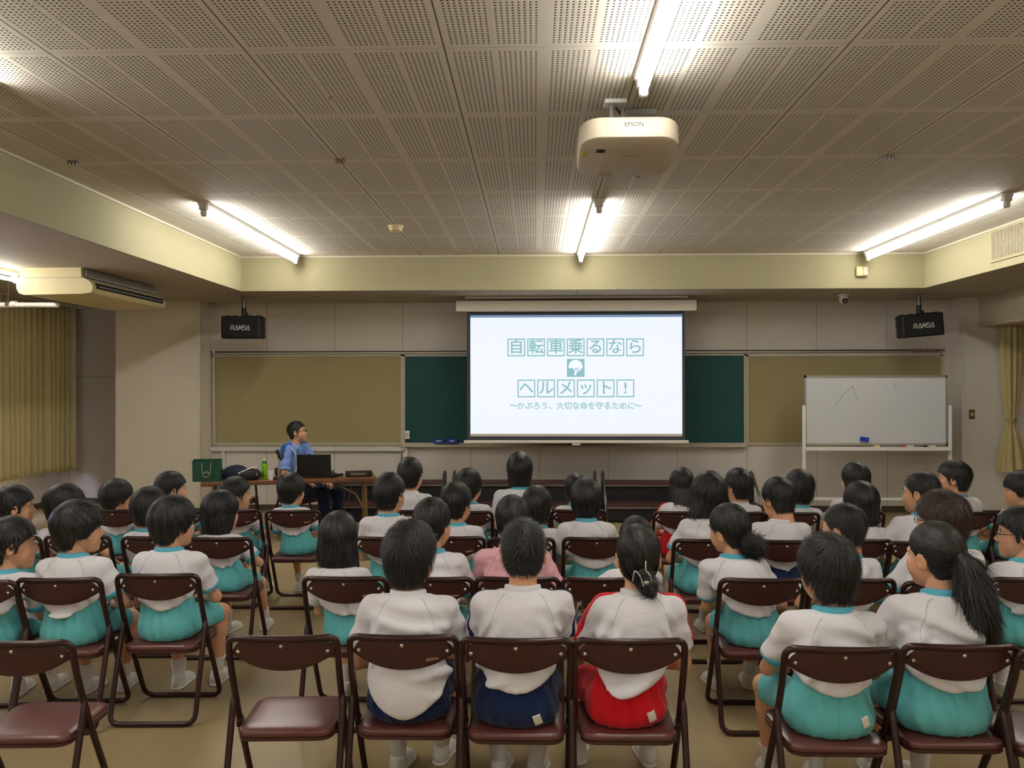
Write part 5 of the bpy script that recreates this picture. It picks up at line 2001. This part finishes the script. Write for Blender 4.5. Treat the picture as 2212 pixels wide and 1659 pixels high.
t = thing('paper_cup', 'white paper cup in front of the green tea bottle', 'cup', p, 0)
MB().lathe([(.024, 0), (.032, .092), (.035, .094), (.034, .099), (.031, .096), (.024, .006), (.0, .006)], (0, 0, 0), 24).build('cup', 'paper', t, True)
p = tpos(606, .12)
t = thing('microphone_stand', 'chrome desk microphone stand with round black base', 'microphone stand', p, 0)
MB().lathe([(.075, 0), (.078, .006), (.07, .016), (.02, .022)], (0, 0, 0), 28).build('base', 'black', t, True)
MB().lathe([(.0095, .02), (.0095, .22)], (-.02, 0, 0), 14).lathe([(.013, .19), (.013, .225)], (-.02, 0, 0), 14).build('pole', 'silver', t, True)
MB().lathe([(.012, .225), (.014, .27)], (-.02, 0, 0), 12).rbox((-.02, 0, .275), (.03, .03, .035), .006).build('joint', 'black', t, True)
MB().lathe([(.002, -.026), (.018, -.02), (.024, 0), (.018, .02), (.002, .026)], (-.035, 0, .305), 16).build('microphone_clip', 'blackgloss', t, True)
# laptop
p = tpos(679, .16)
t = thing('laptop', 'open black laptop with its lid toward the children', 'laptop', p, R(4))
MB().rbox((0, .12, .012), (.375, .25, .02), .005).build('base', 'black', t)
rl = Matrix.Rotation(R(10), 3, 'X')
MB().rbox(Vector((0, -.005, .02)) + rl @ Vector((0, 0, .125)), (.385, .009, .25), .004, 2, rl).build('lid', 'black', t)
MB().rbox(Vector((0, -.005, .02)) + rl @ Vector((.145, -.0052, .03)), (.055, .001, .026), .0003, 1, rl).build('lid_sticker', 'darkprint', t)
MB().rbox(Vector((0, -.005, .02)) + rl @ Vector((0, .0055, .125)), (.36, .001, .22), .0003, 1, rl).build('display', 'glassdark', t)
p = tpos(719, .12)
t = thing('microphone', 'black handheld microphone lying beside the laptop', 'microphone', p, R(60))
sdfobj([ell((0, 0, .027), (.027, .027, .026))], .004, 'mic_head', 'black', t, .005)
MB().tube([(.02, 0, .026), (.15, .06, .016)], [.02, .013], 12).build('mic_handle', 'black', t, True)
p = tpos(732, .30)
t = thing('remote_control', 'small remote control on the table behind the microphone', 'remote control', p, R(70))
MB().rbox((0, 0, .014), (.11, .055, .022), .006, 2).build('case', 'black', t)
MB().rbox((0, 0, .0262), (.075, .04, .002), .0005, 1).build('button_face', 'lampcap', t)
p = tpos(775, .22)
t = thing('disc_player', 'flat black disc player at right end of the table', 'disc player', p, TR - R(2))
MB().rbox((0, 0, .028), (.30, .21, .045), .004).build('case', 'black', t)
MB().rbox((.0, -.106, .03), (.20, .004, .028), .001, 1).build('rear_panel', 'steel', t)
MB().rbox((.09, -.109, .03), (.05, .004, .02), .001, 1).build('socket_panel', 'black', t)
cb_ = [Vector((-.02, -.11, .02)), Vector((-.04, -.2, .007)), Vector((-.07, -.242, .006)), Vector((-.09, -.255, -.1)), Vector((-.13, -.27, -.25)), Vector((-.20, -.26, -.45)), Vector((-.22, -.2, -.70))]
MB().tube(fillet(cb_, .03), .004, 6).build('power_cord', 'darkprint', t, True)


def officer_bits(root, L):
    shl, slv, N, S = L['shl'], L['slv'], L['N'], L['S']
    H, Rh, hs = L['H'], L['Rh'], L['hs']
    # open collar points, lanyard, badge, arm patch
    m = MB()
    for s in (-1, 1):
        a = Vector(N) + Vector((s * .065, .03, .012)); b = Vector(N) + Vector((s * .02, .098, -.032)); c = Vector(N) + Vector((s * .085, .10, -.075)); d = Vector(N) + Vector((s * .105, .05, -.03))
        m.raw([a, b, c, d, a - Vector((0, .012, .012)), b - Vector((0, .012, .012)), c - Vector((0, .012, .012)), d - Vector((0, .012, .012))],
              [(0, 1, 2, 3), (7, 6, 5, 4), (0, 4, 5, 1), (1, 5, 6, 2), (2, 6, 7, 3), (3, 7, 4, 0)])
    me = m.mesh('collar_points')
    a_ = me.attributes.new('seam', 'FLOAT', 'POINT'); a_.data.foreach_set('value', [1.0] * len(me.vertices))
    link('collar_point', me, 'bluec', root)
    MB().tube(fillet([(N[0] + .13, N[1] + .06, N[2] - .05), (N[0] + .12, N[1] + .115, N[2] - .12), (N[0] + .115, N[1] + .13, N[2] - .24), (N[0] + .125, N[1] + .11, N[2] - .38)], .05), .006, 8).build('white_lanyard', 'paper', root, True)
    m = MB()
    for s in (-1, 1):
        m.tube(fillet([(N[0] + s * .06, N[1] + .075, N[2] - .05), (N[0] + s * .035, N[1] + .125, N[2] - .14), (N[0], N[1] + .128, N[2] - .20)], .04), .003, 6)
    m.build('neck_cord', 'bluedark_plain', root, True)
    MB().rbox((N[0] - .08, N[1] + .128, N[2] - .17), (.05, .012, .045), .004).build('badge', 'gold', root)
    MB().rbox((N[0] - .135, N[1] + .11, N[2] - .165), (.02, .02, .045), .004).build('shoulder_radio_clip', 'black', root)
    c = Vector(shl[1] * .62 + slv[1] * .38); ax = Vector(slv[1] - shl[1]).normalized()
    out = Vector((.95, -.1, .2)); out = (out - ax * out.dot(ax)).normalized()
    sd = ax.cross(out)
    pts = [(-.036, -.035), (0, -.045), (.036, -.035), (.036, .01), (.018, .038), (0, .048), (-.018, .038), (-.036, .01)]
    rr = .0545 * S + .018
    m = MB()
    top = [c + sd * (rr * math.sin(x / rr)) + out * (rr * math.cos(x / rr)) + ax * y for x, y in pts]
    bot = [p - out * .012 for p in top]
    n = len(pts)
    m.raw(top + bot, [tuple(range(n)), tuple(range(2 * n - 1, n - 1, -1))] + [(i, (i + 1) % n, (i + 1) % n + n, i + n) for i in range(n)])
    m.build('arm_patch', 'black', root)
    MB().rbox(c + out * (rr + .001) - ax * .02, (.016, .016, .016), .005).build('patch_emblem', 'silver', root)


MAT['bluedark_plain'] = plain('dark_blue_cord', (28, 60, 120), 0.7)
OC = atY(652, 1083, 9.84); OC.z = 0
chair('maroon folding chair under the officer behind the table', OC, R(-112), False, None)
person('officer', 'person in light blue police uniform seated sideways behind the laptop', OC, R(-112), (642, 909, 48), yaw=-84, pitch=9, style='trim', hs=1.02, hy=.03, near=True,
       collar='bluec', cuffs=None, shirt='bluec', bottom='trouser', stripe='bluedark', stripelen=.105, seed=2, trousers=True, shoes='black', glasses=True, sleeve=.86,
       hands={1: np.array((.19, .17, .63)), -1: np.array((-.03, .31, .635))}, feet={1: np.array((.10, .46, .085)), -1: np.array((-.16, .40, .085))}, hem=.03, extras=officer_bits)
p = atY(520, 1083, 9.86); p.z = 0
chair('empty maroon folding chair behind left end of the table', p, R(8), False, None)
p = atY(546, 1100, 9.55); p.z = 0
t = thing('black_shoulder_bag', 'black shoulder bag on floor behind the table', 'bag', p, R(20))
sdfobj([ell((0, 0, .12), (.10, .07, .13)), ell((0, 0, .05), (.11, .08, .06))], .007, 'bag_body', 'blackbag', t, .05, lambda x, y, z: .004 * fold3(x, y, z, 6), lambda x, y, z: .003 - z + 0 * x + 0 * y)
MB().tube(fillet([(-.07, 0, .2), (-.05, .0, .42), (.05, 0, .42), (.07, 0, .2)], .06), .008, 8).build('strap', 'blackbag', t, True)

# ------------------------------------------------------------------ audience
# key: chair (px, py of the hoop top, turn), head (px centre, px top, px width), pose and dress, label, short form for the chair
AUD = [
 ('a1', (868, 1370, 0), (886, 1123, 116), dict(yaw=-14, style='spiky', near=True, collar='shirt', cuffs=None, bottom='navy', hem=-.13, slump=.01, tail=.022, arc=1.3, hy=.05, wide=1.05, seed=1),
  'person with spiky hair, untucked white shirt tail over navy shorts, nearest row', 'spiky-haired person whose shirt tail hangs out, nearest row'),
 ('a2', (1114, 1377, 0), (1130, 1120, 104), dict(yaw=1, style='crew', near=True, collar='shirt', cuffs=None, bottom='navy', stripe='navy', stripew=.011, hem=-.025, feet={-1: np.array((-.085, .26, .085)), 1: np.array((.075, .24, .085))}, tagpos=(.09, .045), hy=.05, wide=1.05, seed=4),
  'person with close-cropped hair and navy shorts, directly right of the spiky-haired one, nearest row', 'close-cropped person in navy shorts, nearest row'),
 ('a3', (1363, 1378, 0), (1378, 1131, 98), dict(yaw=0, style='bun', near=True, collar='shirt', cuffs=None, bottom='red', stripe='red', hem=-.025, tagpos=(.10, .06), hy=.07, wide=.98, seed=3, feet={-1: np.array((-.16, .42, .085)), 1: np.array((.15, .40, .085))}),
  'person with clipped low bun, red shoulder stripes and red shorts, nearest row', 'person with hair bun and red shorts, nearest row'),
 ('a4', (1826, 1396, 0), (1788, 1150, 126), dict(yaw=16, style='spiky', near=True, tagpos=(.12, .08), hy=.04, wide=1.1, seed=5, roll=-3),
  'person with spiky hair and teal collar, left of the ponytailed person, nearest row', 'spiky-haired person with teal collar, nearest row'),
 ('a5', (2083, 1391, 0), (2020, 1125, 136), dict(yaw=24, style='pony', near=True, hy=.05, wide=1.13, seed=6, roll=-2),
  'person with long dark ponytail over white shirt back and teal shorts, nearest row', 'ponytailed person, nearest row'),
 # second row
 ('b1', (-66, 1253, 3), (26, 1115, 84), dict(yaw=-55, style='short', near=True, hy=.06, seed=7),
  'child with short hair cut off by left picture edge, second row from the camera', 'short-haired child at left picture edge, second row'),
 ('b2', (120, 1247, 3), (170, 1078, 98), dict(yaw=-50, style='mushroom', near=True, hy=.05, seed=8, wide=1.02),
  'child with round bowl cut, ear and cheek showing, second chair of second row', 'bowl-cut child showing a cheek, second row'),
 ('b3', (335, 1238, 2), (374, 1068, 96), dict(yaw=-34, style='mushroom', near=True, hy=.06, seed=9, wide=1.02),
  'child with dark bowl cut over bright teal collar, tiptoe white shoes, second row left', 'bowl-cut child on tiptoes, second row'),
 ('b4', (742, 1244, 0), (731, 1103, 92), dict(yaw=2, style='bob', near=True, collar=None, cuffs=None, hy=.06, seed=10, slump=.02),
  'child with straight chin-length bob seen from behind, second row, left of spiky-haired person', 'bob-haired child, second row'),
 ('b5', (930, 1245, 0), (934, 1073, 86), dict(yaw=-22, style='braid', near=True, hy=.06, seed=11),
  'child with one thin braid hanging down the back, second row', 'braided child, second row'),
 ('b6', (1117, 1245, 0), (1107, 1068, 76), dict(yaw=-4, style='tight', near=True, shirt='pink', collar='pink', cuffs='pink', bottom='navy', hy=.08, seed=12, sleeve=.95, wide=1.08),
  'person in pink shirt with smooth dark hair, second row middle', 'person in pink shirt, second row'),
 ('b7', (1306, 1246, 0), (1374, 1115, 78), dict(yaw=-6, style='tight', near=True, collar=None, cuffs=None, bottom='navy', hy=.17, seed=13, slump=.05, pitch=-14),
  'person in white leaning forward, head almost hidden behind the clipped bun', 'leaning person behind the hair bun, second row'),
 ('b8', (1650, 1248, 0), (1576, 1085, 98), dict(yaw=36, style='messbun', near=True, hy=.07, seed=14, roll=-10, tw=R(4), slump=.02),
  'child with messy low bun, head tilted left, teal collar, second row', 'messy-bun child, second row'),
 ('b9', (1846, 1248, 0), (1822, 1087, 92), dict(yaw=42, style='crew', near=True, hy=.07, seed=15),
  'child with dense crew cut facing left, second row behind teal-collared spiky hair', 'crew-cut child, second row'),
 ('b10', (2052, 1255, 0), (2034, 1058, 98), dict(yaw=44, style='messy', near=True, glasses=True, brown=True, hy=.07, seed=16),
  'child with brownish tousled hair and glasses, second row behind the ponytail', 'brown-haired child with glasses, second row'),
 ('b11', (2238, 1246, 0), (2206, 1092, 86), dict(yaw=62, style='short', near=True, glasses=True, hy=.07, seed=17),
  'child with glasses and ear showing, cut off by right picture edge, second row', 'glasses-wearing child at right picture edge, second row'),
 # third row
 ('c1', (10, 1157, 3), (32, 1047, 74), dict(yaw=-52, style='short', seed=18, hy=.05),
  'child with short hair and visible ear, leftmost head of third row', 'leftmost child of third row'),
 ('c2', (162, 1155, 2), (141, 1043, 84), dict(yaw=-58, style='mushroom', seed=19, hy=.07, roll=8),
  'child whose bowl-cut head tips sideways, second from left in third row', 'tipped-head child, second from left in third row'),
 ('c3', (330, 1157, 2), (324, 1050, 82), dict(yaw=-25, style='mushroom', seed=20, hy=.07),
  'child with round bowl cut and teal collar, third row, between two taller bowl cuts', 'bowl-cut child, third from left in third row'),
 ('c4', (468, 1159, 2), (478, 1057, 76), dict(yaw=-36, style='bob', seed=21, hy=.06, collar=None),
  'child with dark bob and wide teal shorts, third row below the green bag', 'bob-haired child in wide teal shorts, third row'),
 ('c5', (836, 1158, 0), (842, 1020, 66), dict(yaw=-22, style='short', seed=22, hy=.05),
  'child with short thick hair and teal collar, third row below the disc player', 'short-haired child below the disc player, third row'),
 ('c6', (975, 1157, 0), (986, 1040, 66), dict(yaw=-24, style='short', seed=23, hy=.06, wide=1.05),
  'child with protruding right ear and short hair, third row left of the pink shirt', 'child with protruding ear, third row'),
 ('c7', (1126, 1160, 0), (1160, 1048, 66), dict(yaw=-16, style='mushroom', seed=24, hy=.06, sit=(.06, 0)),
  'child with neat bowl cut, third row just right of the pink shirt', 'neat bowl-cut child right of the pink shirt, third row'),
 ('c8', (1289, 1159, 0), (1264, 1030, 68), dict(yaw=6, style='mushroom', seed=25, hy=-.02, pitch=14),
  'child tilting the head back to look up at the screen, third row middle', 'child tilting head back, third row'),
 ('c9', (1530, 1163, 0), (1532, 1017, 94), dict(yaw=4, style='wildlong', seed=26, hy=.06),
  'child with bushy shoulder-length hair and teal shorts, third row', 'bushy-haired child, third row'),
 ('c10', (1700, 1165, 0), (1682, 1030, 76), dict(yaw=22, style='short', seed=27, hy=.09, pitch=-12, collar='shirt', cuffs='purple', bottom='navy', wide=1.06),
  'child with lowered head, bare nape and plain white collar, third row', 'child with lowered head, third row'),
 ('c11', (1857, 1163, 0), (1859, 1038, 74), dict(yaw=14, style='bob', seed=28, hy=.06, collar=None, glasses=True, bottom='navy'),
  'child with black bob, third row right below the whiteboard', 'bob-haired child below the whiteboard, third row'),
 ('c12', (2000, 1168, 0), (1990, 1018, 74), dict(yaw=42, style='crew', seed=29, hy=.06),
  'child with short cropped hair and left ear visible, third row beside brown-haired glasses wearer', 'cropped child with visible ear, third row'),
 # farthest row
 ('d1', (243, 1099, 2), (253, 1033, 66), dict(yaw=-44, style='mushroom', seed=30, hy=.05),
  'small child with bowl cut, leftmost seat of farthest row', 'leftmost small child of farthest row'),
 ('d2', (374, 1102, 2), (370, 1017, 62), dict(yaw=-50, style='short', seed=31, hy=.05),
  'taller child with short hair in farthest row, directly left of the green bag', 'child left of the green bag, farthest row'),
 ('d3', (502, 1099, 2), (510, 1028, 56), dict(yaw=-52, style='short', seed=32, hy=.05),
  'child in profile with short hair in front of table, below the black case', 'child in profile below the black case, farthest row'),
 ('d4', (630, 1100, 2), (630, 1020, 54), dict(yaw=-28, style='mushroom', seed=33, hy=.05),
  'small child seated alone on fully visible chair in front of the officer', 'small child in front of the officer'),
 ('d5', (870, 1100, 0), (887, 987, 60), dict(yaw=-14, style='short', seed=34, hy=.05, collar='shirt', cuffs=None, bottom='navy'),
  'taller person with bare nape and plain white shirt, farthest row right of the table', 'taller person right of the table, farthest row'),
 ('d6', (1004, 1102, 0), (1013, 1010, 56), dict(yaw=-26, style='mushroom', seed=35, hy=.05, sit=(.05, 0)),
  'child with smooth dark hair and teal collar, farthest row beside the riser rails', 'smooth-haired child near the riser rails, farthest row'),
 ('d7', (1130, 1103, 0), (1123, 975, 61), dict(yaw=0, style='longnape', seed=36, hy=.05),
  'person with tall shaggy hair down the nape, farthest row under the screen handle', 'tall shaggy-haired person, farthest row'),
 ('d8', (1250, 1099, 0), (1243, 1022, 50), dict(yaw=12, style='mushroom', seed=37, hy=.05),
  'child mostly hidden behind the one looking up, farthest row', 'mostly hidden child, farthest row'),
 ('d9', (1473, 1103, 0), (1472, 1008, 54), dict(yaw=4, style='long', seed=38, hy=.05, collar='shirt', cuffs=None, bottom='red', stripe='red'),
  'child with straight long hair and red shorts, farthest row', 'long-haired child in red shorts, farthest row'),
 ('d10', (1600, 1104, 0), (1594, 1010, 58), dict(yaw=30, style='short', seed=39, hy=.05, collar='shirt', cuffs=None),
  'child with rounded short hair, farthest row beside the bushy-haired child', 'short-haired child beside the bushy-haired one, farthest row'),
 ('d11', (1712, 1105, 0), (1727, 1013, 64), dict(yaw=8, style='messy', seed=40, hy=.05),
  'child with tufty upswept hair and teal collar, farthest row left of the whiteboard stand', 'tufty-haired child, farthest row'),
 ('d12', (1854, 1104, 0), (1847, 997, 54), dict(yaw=26, style='long', seed=41, hy=.05, collar=None, cuffs=None, bottom='navy'),
  'child with long dark hair and side lock, farthest row in front of whiteboard', 'long-haired child in front of the whiteboard, farthest row'),
 ('d13', (2097, 1104, 0), (2060, 993, 64), dict(yaw=54, style='short', seed=42, hy=.05, tagpos=(.13, .05)),
  'child in left profile with teal collar, farthest row right of the whiteboard', 'child in left profile right of the whiteboard, farthest row'),
 ('d14', (2222, 1108, 0), (2206, 1015, 66), dict(yaw=64, style='mushroom', seed=43, hy=.05),
  'child in left profile cut off by right picture edge, farthest row', 'child at right picture edge, farthest row'),
]
LABELLED = {'a1', 'd3', 'd4', 'c6', 'b5', 'c1', 'b4'}
for key, ch_, hd, kw, label, short in AUD:
    rz = R(ch_[2])
    pos = chair_at(ch_[0], ch_[1], rz)
    chair('maroon folding chair under the ' + short, pos, rz, key in LABELLED)
    lbl = label.replace('child', 'person', 1) if label.startswith('child') else label
    person(key, lbl, pos, rz, hd, **kw)
for px, py, lb in ((25, 1383, 'empty maroon folding chair, nearest row, cut off by left picture edge'), (607, 1372, 'empty maroon folding chair left of the spiky-haired person, nearest row'),
                   (2335, 1400, 'empty maroon folding chair at lower right corner, nearest row')):
    chair(lb, chair_at(px, py, R(3)), R(3))
